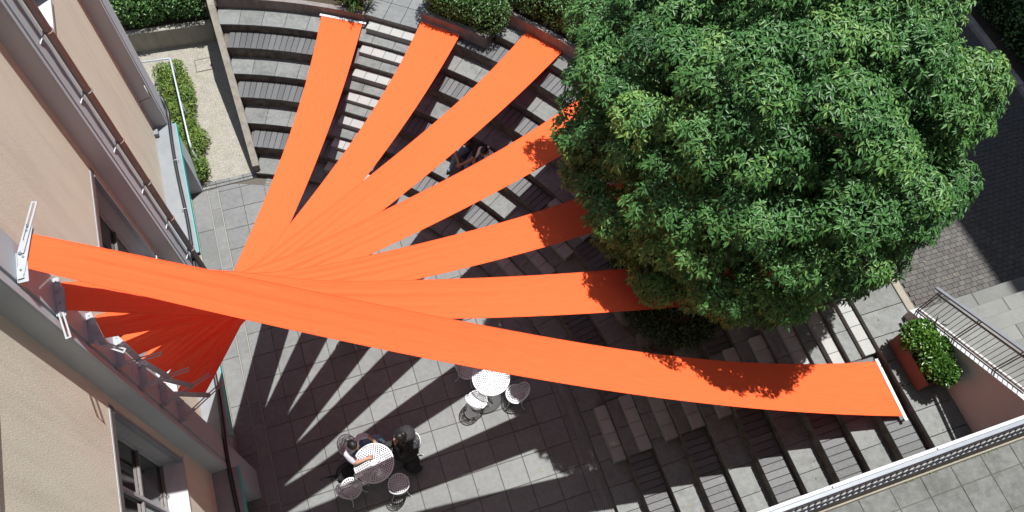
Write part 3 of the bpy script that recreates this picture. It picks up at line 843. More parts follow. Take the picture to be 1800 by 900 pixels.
# bars that hold the far ends down
ALAB = ['white clamp bar at the foot of the topmost strip, beside the dark step riser', 'clamp bar hidden under the tree at the end of the second strip',
        'clamp bar under the tree at the end of the third strip', 'clamp bar by the hedge at the end of the fourth strip',
        'long grey clamp bar fixed to the wide hedge planter', 'grey clamp bar fixed to the short hedge planter', 'white speckled clamp bar at the grassy planter']
for si, S in enumerate(STR):
    FA, FB = Vector(S[2]), Vector(S[3]); d = (FB - FA).normalized()
    out = Vector((FA.x + FB.x, FA.y + FB.y, 0)) / 2 - Vector((S[0][0], S[0][1], 0)); out.z = 0
    nn = Vector((-d.y, d.x, 0));
    if nn.dot(out) < 0: nn = -nn
    a_ = FA - d * .04 + nn * .02; b_ = FB + d * .08 + nn * .02
    an = empty('anchor_bar', tuple((a_ + b_) / 2)); tag(an, ALAB[si], 'clamp bar', 'clamp bars at the far ends of the strips')
    q = MB(); q.bar(a_ + Vector((0, 0, .008)), b_ + Vector((0, 0, .008)), .055, .012); o = q.build('bar', M['whitepaint'] if si in (0, 6) else M['alu'], an); o.location = -Vector(an.location)
    for k in range(5):
        p = a_ + (b_ - a_) * (.06 + .22 * k)
        q = MB(); q.tube([p + Vector((0, 0, .014)), p + Vector((0, 0, .026))], .011, 6, smooth=False); o = q.build('bolt', M['bolt'], an); o.location = -Vector(an.location)
    for p in (a_ + d * .02, b_ - d * .02):                      # feet down to the tier
        zf = {0: 2.48, 1: 2.2, 2: 2.2, 3: 2.2, 4: 2.2, 5: 1.99, 6: 1.69}[si]
        q = MB(); q.tube([(p.x, p.y, zf), (p.x, p.y, p.z)], .014, 6); o = q.build('foot', M['steel'], an); o.location = -Vector(an.location)

# ================================================================ terrace, outer stairs and railings
TZ = 4.13
ter = empty('terrace', (10, -8.5, TZ)); tag(ter, kind='structure')
def T(n, q, mat):
    o = q.build(n, mat, ter); o.location = -Vector(ter.location); return o
q = MB(); q.box(4.4, 20, -9.3, -7.20, 3.75, TZ - .012); T('slab_body', q, M['joint'])
q = MB(); q.cbox(4.4, 10.75, -7.30, -7.19, 3.9, TZ + .03, .006); T('edge_kerb', q, M['kerb'])
for c in range(18):
    for r in range(4):
        x0 = 6.15 + c * .505; y1 = -7.31 if r == 0 else -7.60 - .505 * (r - 1); y0 = -7.60 - .505 * r
        q = MB(); q.cbox(x0 + .004, x0 + .501, y0 + .004, y1 - .004, TZ - .05, TZ + random.uniform(-.002, .002), .004); T('terrace_tile', q, M['terrace'])
# moss in the joint
P = np.stack([rng.uniform(6.3, 10.7, 260), np.full(260, -7.308) + rng.normal(0, .008, 260), np.full(260, TZ + .004)], 1)
keep = (np.sin(P[:, 0] * 5.3) + np.sin(P[:, 0] * 2.1 + 1) > .5); P = P[keep]; n = len(P)
me = leaf_mesh('moss', P, np.stack([rng.normal(size=n), rng.normal(size=n), np.full(n, .7)], 1), rng.normal(size=(n, 3)), rng.uniform(.015, .035, n), rng.uniform(.01, .02, n), M['weed'], rng.uniform(0, 1, n))
tag(link('moss', me), 'tufts of moss in the joint beside the terrace kerb', 'moss', kind='stuff')
rl = empty('terrace_railing', (8, -7.2, TZ)); tag(rl, 'white terrace railing with flat aluminium cap and a row of slanted pale bars', 'railing')
def RL(n, q, mat, par=None):
    o = q.build(n, mat, par or rl)
    if par is None: o.location = -Vector(rl.location)
    return o
q = MB(); q.cbox(4.6, 10.62, -7.092, -7.045, 4.86, 4.94, .005); RL('top_edge', q, M['whitepaint'])
q = MB(); q.cbox(4.6, 10.62, -7.148, -7.094, 4.85, 4.925, .004); RL('cap', q, M['alu'])
q = MB(); q.cbox(4.6, 10.62, -7.232, -7.196, 4.40, 4.46, .003); RL('outer_rail', q, M['alu'])
q = MB(); q.box(4.6, 10.62, -7.195, -7.10, 4.60, 4.615); RL('bottom_plate', q, M['whitepaint'])
bm_ = MB(); bm_.tube([(-.05, -.022, 4.66), (.0, 0, 4.685), (.05, .022, 4.66)], [.012, .021, .012], 7); bme = bm_.mesh('slanted_bar', M['whitepaint'])
for k in range(62):
    o = link('slanted_bar', bme, rl, Vector((4.66 + k * .096, -7.172, 0)) - Vector(rl.location))
q = MB(); q.tube([(4.6, -7.172, 4.655), (10.62, -7.172, 4.655)], .008, 6); RL('bar_wire', q, M['steel'])
for k in range(6):
    q = MB(); q.cbox(4.7 + 1.15 * k, 4.74 + 1.15 * k, -7.19, -7.10, TZ - .02, 4.559, 0); RL('post', q, M['alu'])
for x in (7.0, 8.6, 10.1):
    q = MB(); q.tube([(x, -7.075, 4.94), (x, -7.075, 4.952)], .012, 6); RL('cap_screw', q, M['frame'])

st = empty('outer_staircase', (12, -5.8, 2.69)); tag(st, 'broad granite steps with long slabs rising to the terrace beside the railing', 'staircase')
NR = 9
for k in range(NR):
    z = 2.69 + .16 * (k + 1); y1 = -4.78 - .276 * k
    jx = [10.97, 12.1 + .35 * (k % 3), 13.6 + .3 * ((k + 1) % 3), 15.2, 17.0]
    for a_, b_ in zip(jx[:-1], jx[1:]):
        q = MB(); q.cbox(a_ + .003, b_ - .003, y1 - .30, y1, z - .155, z, .010); o = q.build('step_slab', M['stairstone'], st); o.location = -Vector(st.location)
q = MB(); q.box(10.98, 16.99, -7.3, -5.06, 2.2, 2.69); o = q.build('base', M['riser'], st); o.location = -Vector(st.location)
wl = empty('stair_wall', (10.8, -6, 2.69)); tag(wl, 'mauve rendered stair wall with sloping white coping behind the box planter', 'wall')
ys = [-4.76, -6.72, -7.20]; zs = [2.88, 4.05, 4.30]
def slopey(x0, x1, zt, zb):
    v = []; f = []
    for y, a_, b_ in zip(ys, zb, zt): v += [(x0, y, a_), (x0, y, b_), (x1, y, b_), (x1, y, a_)]
    for k in range(2):
        a_ = 4 * k; b_ = a_ + 4
        f += [(a_, a_ + 1, b_ + 1, b_), (a_ + 1, a_ + 2, b_ + 2, b_ + 1), (a_ + 2, a_ + 3, b_ + 3, b_ + 2), (a_ + 3, a_, b_, b_ + 3)]
    f += [(3, 2, 1, 0), (8, 9, 10, 11)]
    return v, f
q = MB(); q.add(*slopey(10.80, 10.965, zs, [2.5, 2.5, 2.5])); o = q.build('wall_body', M['mauve'], wl); o.location = -Vector(wl.location)
q = MB(); q.add(*slopey(10.785, 10.985, [z + .045 for z in zs], [z + .001 for z in zs])); o = q.build('coping', M['whitepaint'], wl); o.location = -Vector(wl.location)
sr = empty('stair_railing', (10.9, -6, 3)); tag(sr, 'steel stair railing with thin rusty balusters and a partly red handrail', 'railing')
def SR(n, q, mat):
    o = q.build(n, mat, sr); o.location = -Vector(sr.location); return o
def zc(y): return 2.925 + (-4.76 - y) * (1.17 / 1.96) if y > -6.72 else 4.095
XR = 10.885
q = MB(); q.bar((XR, -4.72, zc(-4.72) + .80), (XR, -6.72, zc(-6.72) + .80), .055, .03); SR('handrail', q, M['steel'])
q = MB(); q.bar((XR + .012, -5.75, zc(-5.75) + .776), (XR + .012, -6.72, zc(-6.72) + .776), .03, .012); SR('red_underside', q, M['redprimer'])
q = MB(); q.bar((XR, -4.80, zc(-4.80) + .68), (XR, -6.72, zc(-6.72) + .68), .03, .02); SR('mid_rail', q, M['steel'])
q = MB(); q.bar((XR, -4.80, zc(-4.80) + .05), (XR, -6.72, zc(-6.72) + .05), .03, .02); SR('bottom_rail', q, M['rust'])
for k in range(24):
    y = -4.82 - .079 * k
    thick = k in (0, 9, 18)
    zt = zc(y) + (.78 if thick else .67)
    q = MB()
    if thick:
        for dy in (-.018, .018): q.tube([(XR, y + dy, zc(y) + .0), (XR, y + dy, zt)], .010, 6)
        SR('post', q, M['rust'])
    else:
        q.tube([(XR, y, zc(y) + .055), (XR, y, zt)], .0055, 5); SR('baluster', q, M['rust'])

# red box planter with a glossy shrub
bp = empty('box_planter', (10.43, -5.58, 2.69)); tag(bp, 'long terracotta coloured box planter with a glossy green shrub', 'planter')
for n, a in (('side', (-.17, -.145, -.46, .46)), ('side', (.145, .17, -.46, .46)), ('end', (-.1445, .1445, -.46, -.435)), ('end', (-.1445, .1445, .435, .46))):
    q = MB(); q.cbox(a[0], a[1], a[2], a[3], .02, .40, .004); q.build(n, M['terracotta'], bp)
q = MB(); q.box(-.1445, .1445, -.4345, .4345, .02, .35); q.build('soil', M['soil'], bp)
for y in (-.35, .35):
    q = MB(); q.box(-.15, .15, y - .03, y + .03, 0, .0195); q.build('foot', M['rust'], bp)
# ================================================================ vegetation
def blob_surface(n, centre, rad3, squash=1.0):
    d = unit(rng.normal(size=(n, 3)))
    return d, centre + d * rad3

# ---- the big tree
tree = empty('broadleaf_tree', (7.75, -2.3, 1.3)); tag(tree, 'large dense evergreen tree with whorled glossy leaves above the seating', 'tree')
toff = -Vector(tree.location)
CC = np.array([8.26, -1.95, 5.48]); CR = np.array([2.95, 3.06, 3.4])
ga = math.pi * (3 - math.sqrt(5))
cl = []
NC = 560
for k in range(NC):
    zc_ = 1 - 2 * (k + .5) / NC; rr_ = math.sqrt(1 - zc_ * zc_)
    if zc_ < -.5: continue
    d = np.array([rr_ * math.cos(ga * k), rr_ * math.sin(ga * k), zc_]) + rng.normal(0, .055, 3)
    d /= np.linalg.norm(d)
    s = 0.90 + .06 * math.sin(d[0] * 4.3 + 1.2) * math.sin(d[1] * 4.9 + .3) + rng.uniform(-.05, .05)
    if k % 3 == 0: s -= rng.uniform(.10, .26)                   # set back: dark hollows between the outer sprays
    if zc_ < -.2: s *= 1.0 - .1 * (-zc_)
    lr = d[0] * .80 - d[1] * .60
    if lr > .35 and zc_ < .35: s *= 1 - .13 * min(1, (lr - .35) / .3) * min(1, (.35 - zc_) / .4)
    cl.append((CC + CR * d * s, rng.uniform(.24, .42), d, 1))
for k in range(340):                                           # inner sprays close the crown
    d = unit(rng.normal(size=(1, 3)))[0]
    if d[2] < -.35: continue
    cl.append((CC + CR * d * rng.uniform(.28, .78), .5, d, 0))
WP = []; WA = []; WT = []
for c, r, d, outer in cl:
    n = int(58 * (r / .33) ** 2) if outer else 80
    ax0 = d * .75 + np.array([0, 0, .75]); ax0 /= np.linalg.norm(ax0)
    u = unit(rng.normal(size=(n, 3)) + ax0 * (1.1 if outer else .4))
    rr = r * rng.uniform(.5 if not outer else .78, 1.0, (n, 1))
    WP.append(c + u * rr * np.array([1.12, 1.12, .72])); WA.append(unit(u * .55 + d * .25 + np.array([0, 0, .75])))
    WT.append(np.clip(rng.normal(.46, .15) + rng.normal(0, .09, n), 0, 1))
WP = np.concatenate(WP); WA = np.concatenate(WA); WT = np.concatenate(WT)
NL = 8; n = len(WP)
ax = np.repeat(WA, NL, 0); base = np.repeat(WP, NL, 0)
h = unit(np.cross(ax, rng.normal(size=ax.shape)))
el = rng.uniform(-.55, .35, (len(ax), 1))
D = unit(h + ax * el)
Nn = unit(ax + .25 * rng.normal(size=ax.shape))
ln = rng.uniform(.064, .102, len(ax))
me = leaf_mesh('foliage', base + D * .012, D, Nn, ln, ln * rng.uniform(.30, .40, len(ax)), M['leaf'], np.clip(np.repeat(WT, NL) + rng.normal(0, .12, len(ax)), 0, 1), fold=.15, droop=.32)
o = link('crown', me, tree); o.location = toff
q = MB()
def limb(pts, r): q.tube(pts, r, 10)
T0 = Vector((7.75, -2.3, 1.3))
limb([T0, T0 + Vector((.03, -.02, .5)), T0 + Vector((.02, -.08, 1.5)), T0 + Vector((.06, -.12, 2.6)), T0 + Vector((.3, .2, 4.6)), T0 + Vector((.5, .3, 6.2))], [.27, .2, .17, .15, .10, .03])
o = q.build('trunk', M['bark'], tree); o.location = toff
for k in range(16):
    q = MB(); a = k * 2.4; z0 = 1.6 + .22 * k
    s = T0 + Vector((.05, -.12, z0)); L = 2.2 - .06 * k
    e = s + Vector((math.cos(a) * L, math.sin(a) * L, .9 + .05 * k)); md = s + (e - s) * .5 + Vector((0, 0, .2))
    q.tube([s, md, e], [.075, .05, .018], 8)
    b2 = md + Vector((math.cos(a + .8) * .9, math.sin(a + .8) * .9, .5)); q.tube([md, b2], [.04, .012], 6)
    o = q.build('branch', M['bark'], tree); o.location = toff

# ---- generic leafy mass: points on the faces of lumpy volumes, over an added dark solid core that blocks light
def mass(name, label, cat, blobs, n, leaf, mat, base, group=None, up=.35, core=True, ratio=.5):
    """blobs: list of (centre, radii)"""
    root = empty(name, base); tag(root, label, cat, group)
    ar = np.array([b_[1][0] * b_[1][1] + b_[1][0] * b_[1][2] for b_ in blobs]); ar = ar / ar.sum()
    Ps = []; Ns = []; Ts = []
    for (c, r3), w in zip(blobs, ar):
        k = max(30, int(n * w)); d = unit(rng.normal(size=(k, 3)) + np.array([0, 0, up]))
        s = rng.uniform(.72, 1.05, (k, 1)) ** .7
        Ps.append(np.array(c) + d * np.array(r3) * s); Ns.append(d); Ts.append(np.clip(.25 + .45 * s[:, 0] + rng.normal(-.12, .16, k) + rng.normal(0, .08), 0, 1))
    Ps = np.concatenate(Ps); Ns = np.concatenate(Ns); Ts = np.concatenate(Ts); k = len(Ps)
    D = unit(unit(rng.normal(size=(k, 3))) + Ns * .6 + np.array([0, 0, .25]))
    L = rng.uniform(.75, 1.3, k) * leaf
    me = leaf_mesh('foliage', Ps, D, unit(Ns + .6 * rng.normal(size=(k, 3)) + np.array([0, 0, .4])), L, L * ratio, mat, Ts)
    o = link('foliage', me, root); o.location = -Vector(base)
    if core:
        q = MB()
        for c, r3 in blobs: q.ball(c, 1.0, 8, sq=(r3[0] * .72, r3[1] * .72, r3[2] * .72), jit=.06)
        o = q.build('light_block_core', M['core'], root); o.location = -Vector(base)  # solid dark balls, not branches: added to keep light out of the leaves
    return root
def row(a0, a1, r0, r1, z, dz, n, size):
    out = []
    for k in range(n):
        a = R(a0 + (a1 - a0) * (k + .5) / n)
        m_ = max(1, int((r1 - r0) / (size * 1.1)))
        for j in range(m_):
            rr_ = r0 + (r1 - r0) * (j + .5) / m_
            x, y = pol(rr_, a + rng.uniform(-.006, .006))
            out.append(((x, y, z + rng.uniform(-.05, .05)), (size * rng.uniform(.9, 1.2), size * rng.uniform(.9, 1.2), dz * rng.uniform(.85, 1.15))))
    return out
# big hedge above the gravel yard
bl = [((x, 7.86 + .55 * j + (-.08 * x) * .6 + rng.uniform(-.1, .1), .98 + .12 * j), (.42, .42, .46)) for x in np.arange(-2.6, .45, .33) for j in range(3)]
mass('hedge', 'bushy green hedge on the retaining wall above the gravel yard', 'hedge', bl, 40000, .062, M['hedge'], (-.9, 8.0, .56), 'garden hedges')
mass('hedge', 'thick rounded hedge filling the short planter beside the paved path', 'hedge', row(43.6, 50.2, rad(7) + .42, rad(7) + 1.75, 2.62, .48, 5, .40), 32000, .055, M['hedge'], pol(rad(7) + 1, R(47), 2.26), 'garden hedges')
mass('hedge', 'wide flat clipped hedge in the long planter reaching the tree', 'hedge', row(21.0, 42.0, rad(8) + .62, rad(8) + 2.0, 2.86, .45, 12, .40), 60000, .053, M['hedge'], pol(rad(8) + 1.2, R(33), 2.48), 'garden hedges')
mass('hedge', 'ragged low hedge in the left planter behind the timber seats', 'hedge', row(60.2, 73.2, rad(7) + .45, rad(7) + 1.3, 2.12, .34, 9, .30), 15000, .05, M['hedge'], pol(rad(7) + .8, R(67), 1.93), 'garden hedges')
# bamboo-like grass at the corner of the path
def grass(name, label, centres, n, L, base, mat, width=.016, cat='plant', group=None):
    root = empty(name, base); tag(root, label, cat, group)
    c = np.array(centres)[rng.integers(0, len(centres), n)] + rng.normal(0, .07, (n, 3)) * np.array([1, 1, .4])
    D = unit(rng.normal(size=(n, 3)) * np.array([1, 1, .5]) + np.array([0, 0, .7]))
    ll = rng.uniform(.5, 1.2, n) * L
    me = leaf_mesh('blades', c, D, unit(rng.normal(size=(n, 3)) + np.array([0, 0, 1.0])), ll, np.full(n, width), mat, rng.uniform(0, 1, n), fold=.1, droop=.45)
    o = link('blades', me, root); o.location = -Vector(base)
    q = MB()
    for p in centres: q.tube([(p[0], p[1], base[2]), (p[0], p[1], p[2])], .006, 5)
    o = q.build('stems', M['bark'], root); o.location = -Vector(base)
    return root
pc = pol(rad(7) + .28, R(58.2), 2.15)
grass('grass_clump', 'light green bamboo grass clump spilling over the path corner', [(pc[0] + rng.uniform(-.28, .28), pc[1] + rng.uniform(-.2, .25), pc[2] + rng.uniform(0, .35)) for _ in range(14)], 700, .22, (pc[0], pc[1], 1.93), M['shrub'], .022)
# low planting by the building
bl = [((x, y, .16 + rng.uniform(0, .14)), (.22, .24, .24)) for y in np.arange(3.5, 6.5, .22) for x in (-1.05 + .06 * rng.normal(), -.74 + .05 * rng.normal())]
mass('low_shrubs', 'yellow green ground shrubs between the gravel and the building', 'shrub', bl, 15000, .062, M['weed'], (-.9, 5, 0), up=.6, ratio=.38)
# handrail beside it
hr = empty('handrail', (-.75, 5, 0)); tag(hr, 'slim galvanised handrail bent around the ground shrubs by the gravel', 'handrail')
q = MB(); q.tube([(-1.9, 6.2, 1.0), (-.80, 6.1, 1.0), (-.765, 6.085, 1.0), (-.755, 6.05, 1.0), (-.685, 3.72, 1.0), (-.68, 3.62, .97), (-.68, 3.59, .9)], .020, 8); o = q.build('rail', M['rail'], hr); o.location = -Vector(hr.location)
for p in ((-.77, 6.08), (-.725, 4.9), (-.68, 3.59), (-1.6, 6.17)):
    q = MB(); q.tube([(p[0], p[1], 0), (p[0], p[1], .98 if p[1] > 3.7 else .9)], .016, 8); o = q.build('post', M['rail'], hr); o.location = -Vector(hr.location)

# ---- tree pit: mound, boulders, ivy
pit = MB(); vs = [(PIT[0], PIT[1], 1.62)]; nseg = 28
for ring_, (s, z) in enumerate(((.5, 1.6), (.85, 1.5), (1.0, 1.30), (1.06, .9))):
    for k in range(nseg):
        t = 2 * math.pi * k / nseg; j = 1 + .05 * math.sin(3 * t) + random.uniform(-.03, .03)
        vs.append((PIT[0] + PIT[2] * s * j * math.cos(t), PIT[1] + PIT[3] * s * j * math.sin(t), z + random.uniform(-.04, .04)))
fs = [(0, 1 + k, 1 + (k + 1) % nseg) for k in range(nseg)]
for r_ in range(3):
    b0 = 1 + r_ * nseg; b1 = b0 + nseg
    fs += [(b0 + k, b1 + k, b1 + (k + 1) % nseg, b0 + (k + 1) % nseg) for k in range(nseg)]
pit.add(vs, fs, 0, True); tag(pit.build('tree_pit', M['soil']), kind='structure')
RK = ['tall pale boulder on the tree pit rim by the shaded stairs', 'mossy boulder in the ivy between the two lowest strips', 'rounded boulder at the foot of the tree pit in deep shade', 'broad flat boulder on the tree pit rim above the topmost strip',
      'boulder half hidden in ivy at the back of the tree pit', 'small boulder beside the timber seat under the crown', 'boulder on the upper rim of the tree pit', 'rough boulder between trunk and granite tier']
for k, (t, s) in enumerate(((1.75, .26), (3.35, .24), (3.9, .25), (4.75, .24), (.3, .22), (5.5, .2), (1.0, .23), (2.5, .22))):
    q = MB(); q.ball((0, 0, 0), s, 9, sq=(1.0, .75, .85), jit=.16)
    x = PIT[0] + PIT[2] * .98 * math.cos(t); y = PIT[1] + PIT[3] * .98 * math.sin(t)
    o = q.build('boulder', M['rock'], None, (x, y, 1.22), random.uniform(0, 3)); tag(o, RK[k], 'boulder', 'boulders around the tree pit')
bl = [((PIT[0] + .75 * math.cos(t) * s, PIT[1] + .95 * math.sin(t) * s, 1.52), (.24, .24, .16)) for t in np.arange(0, 6.2, .42) for s in (.55, 1.12)]
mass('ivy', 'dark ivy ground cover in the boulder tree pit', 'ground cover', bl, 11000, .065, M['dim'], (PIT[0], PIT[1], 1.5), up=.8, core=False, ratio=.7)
# shrub in the box planter with grass blades behind it
bl = [((10.49 + rng.normal(0, .09), -5.58 + y, 3.22 + rng.uniform(-.08, .10)), (.185, .175, .18)) for y in np.arange(-.40, .42, .11) for _ in range(2)]
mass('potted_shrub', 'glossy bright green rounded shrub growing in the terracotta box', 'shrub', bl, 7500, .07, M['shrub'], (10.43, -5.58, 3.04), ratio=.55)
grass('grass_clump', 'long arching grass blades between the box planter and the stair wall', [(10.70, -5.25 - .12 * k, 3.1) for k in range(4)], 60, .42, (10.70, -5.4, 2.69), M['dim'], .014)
# dark planting beyond the road
bl = [((16.55 + .4 * j + rng.uniform(-.1, .1), y, 3.15 + .1 * j), (.45, .45, .48)) for y in np.arange(-4, 8, .5) for j in range(2)]
mass('roadside_shrubs', 'dark shaded shrub border behind the far road kerb', 'shrub', bl, 22000, .085, M['hedge'], (16.6, 1, 2.6))
q = MB(); q.box(16.02, 17.05, -8.5, 14, 2.1, 2.66); tag(q.build('planting_bed', M['soil']), kind='structure')
q = MB()
pz = empty('pavement', (17.7, 1, 2.7)); tag(pz, kind='structure')
for k in range(30):
    q = MB(); q.cbox(17.05, 18.25, -8.5 + .75 * k, -8.5 + .75 * k + .744, 2.2, 2.70, .005); o = q.build('slab', M['terrace'], pz); o.location = -Vector(pz.location)

# ---- the neighbouring block that shades the road, and the wing the photographer looks out of
def block(label, x0, x1, y0, y1, z1, face, mat):
    b_ = empty('neighbour_block', ((x0 + x1) / 2, (y0 + y1) / 2, 0)); tag(b_, label, 'building')
    off = -Vector(b_.location)
    q = MB(); q.box(x0, x1, y0, y1, -.2, z1); o = q.build('wall', mat, b_); o.location = off
    q = MB(); q.box(x0 - .15 if face == 'x' else x0, x1, y0, y1 + (.15 if face == 'y' else 0), z1, z1 + .3); o = q.build('roof', M['concrete'], b_); o.location = off
    for fl in range(int((z1 - 4) / 3.3)):
        z = 4.2 + fl * 3.3
        n = int(((y1 - y0) if face == 'x' else (x1 - x0)) / 3)
        for k in range(n):
            q = MB(); fr = MB()
            if face == 'x':
                y = y0 + .8 + 3 * k; q.box(x0 - .02, x0 - .005, y, y + 1.6, z, z + 1.7); fr.box(x0 - .06, x0 - .022, y - .05, y + 1.65, z - .08, z - .01)
            else:
                x = x0 + .8 + 3 * k; q.box(x, x + 1.6, y1 + .005, y1 + .02, z, z + 1.7); fr.box(x - .05, x + 1.65, y1 + .022, y1 + .06, z - .08, z - .01)
            o = q.build('window', M['glass'], b_); o.location = off
            s_ = fr.build('sill', M['sill'], o)
    return b_
block('tall grey block beyond the road whose shadow covers the pavers', 18.3, 26, -9, 22, 26.4, 'x', M['concrete'])
block('building wing rising behind the terrace', -.4, 18.2, -16, -9.35, 24, 'y', M['stucco'])

# ================================================================ cast furniture
WM = M['white']
def perforated(q, rows, z0, z1, n0=56):
    """rows: (r_in, r_out, spokes) — 0 spokes is a solid ring"""
    for r0, r1, sp in rows:
        if sp == 0: q.ring(r0, r1, z0, z1, n0)
        else:
            for k in range(sp):
                a = 2 * math.pi * k / sp; w = .38 * 2 * math.pi * (r0 + r1) / 2 / sp
                c, s = math.cos(a), math.sin(a)
                P = [(r0 - .001, -w / 2), (r1 + .001, -w / 2), (r1 + .001, w / 2), (r0 - .001, w / 2)]
                vv = [(x * c - y * s, x * s + y * c, z0 + .001) for x, y in P] + [(x * c - y * s, x * s + y * c, z1 - .001) for x, y in P]
                q.add(vv, [(3,2,1,0),(4,5,6,7),(0,1,5,4),(1,2,6,5),(2,3,7,6),(3,0,4,7)])
def make_chair():
    r = empty('garden_chair')
    q = MB()
    perforated(q, [(.172, .192, 0), (.142, .172, 26), (.132, .142, 0), (.108, .132, 22), (.099, .108, 0), (.078, .099, 18), (.069, .078, 0), (.050, .069, 14), (.041, .050, 0), (.022, .041, 8), (.0, .022, 0)], .425, .437)
    q.ring(.182, .196, .405, .430, 48); q.build('seat', WM, r)
    q = MB()                                                   # backrest on the -x side
    def bp_(t, h):                                             # t: angle across the back, h: 0..1 height
        rr = .185 + .055 * h; a = math.pi + t
        return (rr * math.cos(a), rr * math.sin(a), .44 + .33 * h)
    top = [bp_(t, (math.cos(t / 1.25 * math.pi / 2)) ** .7 if abs(t) < 1.25 else 0) for t in np.linspace(-1.25, 1.25, 21)]
    q.tube(top, .011, 6)
    q.tube([bp_(t, .06) for t in np.linspace(-1.2, 1.2, 15)], .009, 6)
    for tc, hc, rad_ in ((0, .62, .062), (-.42, .50, .055), (.42, .50, .055), (-.8, .32, .042), (.8, .32, .042), (0, .26, .05), (-.36, .2, .03), (.36, .2, .03)):
        pts = []
        for s in np.linspace(0, 2 * math.pi, 11)[:-1]:
            pts.append(bp_(tc + rad_ / .21 * math.cos(s), hc + rad_ / .33 * math.sin(s)))
        q.tube(pts, .006, 5, closed=True)
        pts = [bp_(tc + .5 * rad_ / .21 * math.cos(s), hc + .5 * rad_ / .33 * math.sin(s)) for s in np.linspace(0, 2 * math.pi, 8)[:-1]]
        q.tube(pts, .005, 5, closed=True)
    q.build('backrest', WM, r)
    for k in range(4):
        a = math.pi / 4 + k * math.pi / 2; c, s = math.cos(a), math.sin(a)
        q = MB(); q.tube([(x * c, x * s, z) for x, z in ((.14, .42), (.185, .36), (.17, .2), (.20, .07), (.245, .016))], [.016, .015, .011, .011, .012], 7)
        q.ball((.25 * c, .25 * s, .016), .016, 7); q.build('leg', WM, r)
    return r
def make_table():
    r = empty('garden_table')
    q = MB()
    rows = [(.338, .356, 0)]
    rr_ = .338; sp = 52
    while rr_ > .06:
        rows.append((rr_ - .027, rr_, sp)); rows.append((rr_ - .036, rr_ - .027, 0)); rr_ -= .036; sp = max(10, sp - 6)
    rows.append((.02, rr_, 0))
    perforated(q, rows, .705, .717, 64); q.ring(.345, .360, .690, .712, 64); q.build('top', WM, r)
    q = MB(); q.tube([(0, 0, .70), (0, 0, .62), (0, 0, .5), (0, 0, .34), (0, 0, .24)], [.07, .035, .028, .045, .03], 12); q.build('column', WM, r)
    for k in range(4):
        a = k * math.pi / 2 + .5; c, s = math.cos(a), math.sin(a)
        q = MB(); q.tube([(x * c, x * s, z) for x, z in ((.02, .30), (.10, .33), (.20, .25), (.24, .12), (.31, .015))], [.018, .018, .015, .014, .015], 7)
        q.tube([(x * c, x * s, z) for x, z in ((.03, .5), (.12, .6), (.24, .69))], .01, 6); q.build('leg', WM, r)
    return r
table0 = make_table(); chair0 = make_chair()
used = {'c': 0, 't': 0}
def put(kind, proto, loc, rz, label, cat, group):
    o = proto if used[kind] == 0 else copy_tree(proto)
    used[kind] += 1
    o.location = loc; o.rotation_euler = (0, 0, rz); tag(o, label, cat, group); return o
TA = (1.34, -3.93); TB = (3.83, -3.04)
put('t', table0, (*TA, 0), .2, 'round white perforated table where two people sit talking', 'table', 'white cast garden tables')
put('t', table0, (*TB, 0), .9, 'round white perforated table with no one at it, partly under the topmost strip', 'table', 'white cast garden tables')
def chair_at(p, tb, label, tw=0.0):
    a = math.atan2(tb[1] - p[1], tb[0] - p[0]) + tw
    return put('c', chair0, (p[0], p[1], 0), a, label, 'chair', 'white cast garden chairs')
chair_at((1.02, -3.50), TA, 'white ornate chair under the person in the grey shirt', .15)
chair_at((2.00, -3.78), TA, 'white ornate chair under the person in the black hooded jacket', .1)
chair_at((.83, -4.17), TA, 'empty white perforated chair beside the black bag and umbrella', .1)
chair_at((1.66, -4.36), TA, 'empty white perforated chair across the table from the black bag, beyond the backpack', -.75)
chair_at((3.48, -2.67), TB, 'empty white chair half covered by the topmost strip at the unoccupied table', .1)
chair_at((3.48, -3.30), TB, 'sunlit empty white chair casting a lacy shadow at the unoccupied table', -.15)
chair_at((4.22, -3.41), TB, 'shaded empty white chair at the unoccupied table, on the drain side', .45)
chair_at((1.52, -1.20), (1.9, -.8), 'white chair whose single foot shows from under the topmost strip', 0)

